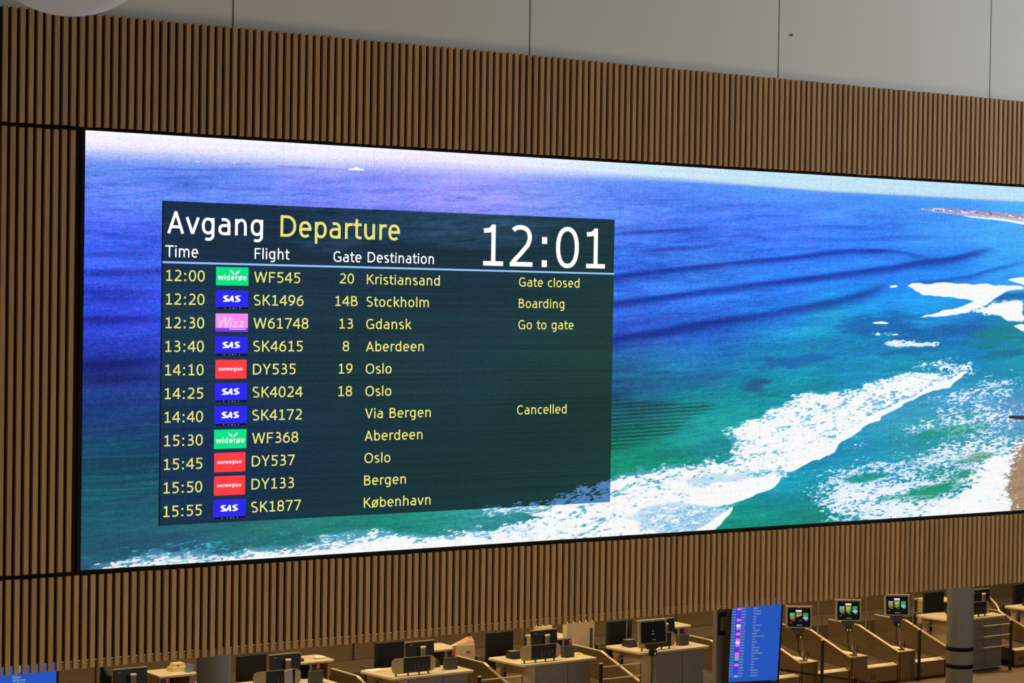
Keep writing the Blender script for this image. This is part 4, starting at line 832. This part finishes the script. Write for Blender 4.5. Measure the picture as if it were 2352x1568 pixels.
t = thing('steel_rail', 'bright bent steel rail right of the banded column', 'rail', (32.68, 30.2, 0))
PR('rail_plate', [(-.45, 0), (.44, 0), (.44, .94), (.40, .955), (-.45, 1.005)], -.012, .012, STEEL, t, axis=1)
T('rail_edge', [(-.45, .0, 1.02), (.0, .0, 1.0), (.44, .0, .965), (.20, -.40, .88), (.02, -.68, .76)], .016, EDGE, t, 6)  # pale edge colour stands in for strong light reflected by the steel
T('rail_leg', [(.02, -.68, 0), (.02, -.68, .75)], .014, EDGE, t, 6)
t = thing('cable_box', 'small cream box with two hanging cables left of the banded column', 'box', (30.02, 28.14, TZ))
B('box_case', (0, .02, .0005), (.16, .12, .05), CREAM, t, .004)
for q in (.03, .08): T('cable', [(q, .02, .03), (q-.02, -.02, .02), (q-.03, -.05, -.05), (q-.035, -.05, -.45)], .005, LAMI, t, 5)
# ---------------------------------------------------------------- gates
def gate(x, label, w_=.82, rails=True):
    t = thing('lane_gate', label, 'gate', (x, 27.95, 0), 0, 'low rail gates across the bag lanes')
    gp = B('gate_post', (-.022, -.022, 0), (.022, .022, .92), DARK, t, .004); sub(B('post_cap', (-.026, -.026, .921), (.026, .026, .935), LAMI, t), gp)
    if rails:
        for z in (.865, .665, .46): T('rail', [(.025, 0, z), (w_, 0, z)], .011, LAMI, t, 6)
        T('end_post', [(w_, 0, .40), (w_, 0, .88)], .010, DGREY, t, 6)
    return t
for x, l in ((21.54, 'low rail gate right of the middle desk'), (23.96, 'low rail gate left of the portrait flight list'), (19.15, 'low rail gate below the cream folder crate'), (16.75, 'low rail gate at the bottom edge left of the crate')): gate(x, l)
gate(26.43, 'dark gate post right of the leftmost pedestal box', rails=False); gate(28.83, 'dark gate post right of the rightmost pedestal box', rails=False)
g = gate(31.25, 'low rail gate right of the banded column', rails=True, w_=-.75)

# ---------------------------------------------------------------- queue barrier
t = thing('queue_barrier', 'black stretched belt and dark post before the pedestal boxes', 'barrier', (24.21, 24.88, 0))
B('barrier_post', (-.035, -.035, 0), (.035, .035, .93), DARK, t, .006); B('barrier_post', (-.60, 2.0, 0), (-.53, 2.07, .93), DARK, t, .006)
def strip(name, a, b, z0, z1, m, parent):
    bm = bmesh.new(); d = Vector((b[0]-a[0], b[1]-a[1], 0)).normalized(); n = Vector((-d.y, d.x, 0))*.003
    V = [bm.verts.new((p[0]+s*n.x, p[1]+s*n.y, z)) for p in (a, b) for z in (z0, z1) for s in (-1, 1)]
    bmesh.ops.convex_hull(bm, input=V); return link(name, bm, m, parent)
strip('belt', (-.04, .04), (-.545, 1.99), .875, .915, DARK, t); strip('belt', (.0, -.04), (-.02, -1.6), .875, .915, DARK, t)

# ---------------------------------------------------------------- portrait flight lists
FB = glow('list_blue', (38, 84, 186)); LT = glow('list_text', (150, 178, 190)); LPI = glow('list_pink', (250, 110, 190)); LVI = glow('list_violet', (70, 55, 240)); LWH = glow('list_white', (215, 232, 255)); LGR = glow('list_green', (60, 190, 190)); LOG = glow('list_logo_text', (170, 170, 250))
def flight_list(label, loc, rz, wid, hgt, z0, rows_, pitch, ztop, xcols, cap, lean=.045, side=True):
    t = thing('flight_list_display', label, 'display', loc, rz)
    MT = Matrix.Translation((0, 0, z0)) @ Matrix.Rotation(lean, 4, 'X') @ Matrix.Translation((0, 0, -z0))
    def tl(o): o.matrix_basis = MT @ o.matrix_basis; return o
    tl(B('casing', (-.02, .004, z0-.03), (wid+.02, .10, z0+hgt+.04), DARK, t, .004))
    tl(B('screen', (.03, -.002, z0+.03), (wid-.015, .0035, z0+hgt), FB, t))
    if side:
        B('side_housing', (-.105, .16, .031), (wid-.04, .30, 2.19), GREYP, t, .006)
        sr = link('side_recess', prism(bmesh.new(), rrect(-.085, 1.76, .10, 2.11, .02), .152, .159, 1), DARK, t)
        sub(link('recess_plate', prism(bmesh.new(), rrect(-.045, 1.825, .06, 2.045, .03), .147, .1515, 1), MGREY, t), sr)
        tl(B('maker_plate', (wid*.86, -.004, z0+.008), (wid-.03, .003, z0+.028), MGREY, t))
    B('foot_plate', (0, .0, 0), (wid, .5, .03), DGREY, t)
    if not side: B('stand_column', (wid*.3, .13, .031), (wid*.7, .24, z0+hgt*.6), GREYP, t, .006)
    z = ztop
    for tm, c, fl, ds in rows_:
        bm = bmesh.new()
        for s, xx in ((tm, xcols[0]), (fl, xcols[2]), (ds, xcols[3])):
            if s: text_bm(bm, s, xx, z, cap, xs=.82, y=-.0035)
        tl(link('lettering', bm, LT, t))
        if c: tl(B('airline_patch', (xcols[1], -.0036, z-cap*.35), (xcols[1]+.068, -.0026, z-cap*.35+pitch*.94), {'n': LPI, 's': LVI, 'k': LWH, 'w': LGR}[c], t))
        z -= pitch
    return t
RW = [('15:45', 'n', 'DY537', 'Oslo'), ('15:50', 'n', 'DY133', 'Bergen'), ('15:55', 's', 'SK1877', 'København'), ('16:15', 's', 'SK4184', 'Via Bergen'), ('16:30', 's', 'SK4032', 'Oslo'), ('17:00', 'n', 'DY541', 'Oslo'), ('17:15', 's', 'SK4038', 'Oslo'),
      ('17:20', 'k', 'KL1208', 'Amsterdam'), ('17:35', 'n', 'DY545', 'Oslo'), ('17:40', 's', 'SK4163', 'Trondheim'), ('17:50', 'n', 'DY137', 'Bergen'), ('17:55', 's', 'SK4527', 'London Heathrow'), ('18:05', 'n', 'DY553', 'Oslo'), ('18:30', 'k', 'DX524', 'Esbjerg'),
      ('18:30', 'n', 'DY549', 'Oslo'), ('18:40', 's', 'SK2879', 'København'), ('18:45', 's', 'SK4188', 'Via Bergen'), ('19:10', 'n', 'DY1336', 'London Gatwick'), ('19:30', 'n', 'DY567', 'Oslo'), ('19:30', 'w', 'WF553', 'Sandefjord'), ('19:45', 's', 'SK4056', 'Oslo'),
      ('20:30', 'n', 'DY569', 'Oslo'), ('21:05', 's', 'SK4064', 'Oslo'), ('21:05', 's', 'SK2877', 'København'), ('21:20', 's', 'SK4190', 'Via Bergen'), ('21:35', 'w', 'WF567', 'Sandefjord')]
RL = [('14:25', 's', 'SK4024', 'Oslo'), ('14:40', 's', 'SK4172', 'Via Bergen'), ('15:30', 'w', 'WF368', 'Aberdeen'), ('15:45', 'n', 'DY537', 'Trondheim'), ('15:50', 'n', 'DY139', 'Sandefjord'), ('15:45', 'n', 'DY537', 'Oslo'), ('15:50', 'n', 'DY133', 'Bergen'), ('15:55', 's', 'SK1877', 'København'), ('16:15', 's', 'SK4184', 'Via Bergen'), ('16:30', 's', 'SK4032', 'Oslo')]
flight_list('tall blue flight list display between the desks and the kiosks', (21.655, 24.979, 0), -0.267, 0.867, 1.44, 1.038, RW, 0.0435, 2.2310, (0.023, 0.111, 0.179, 0.388), 0.023, 0.085, True)
flight_list('blue flight list display at the bottom left corner', (11.194, 28.678, 0), -0.267, 1.145, 1.5, 1.235, RL, 0.0422, 1.7243, (0.065, 0.158, 0.241, 0.533), 0.032, 0.085, False)
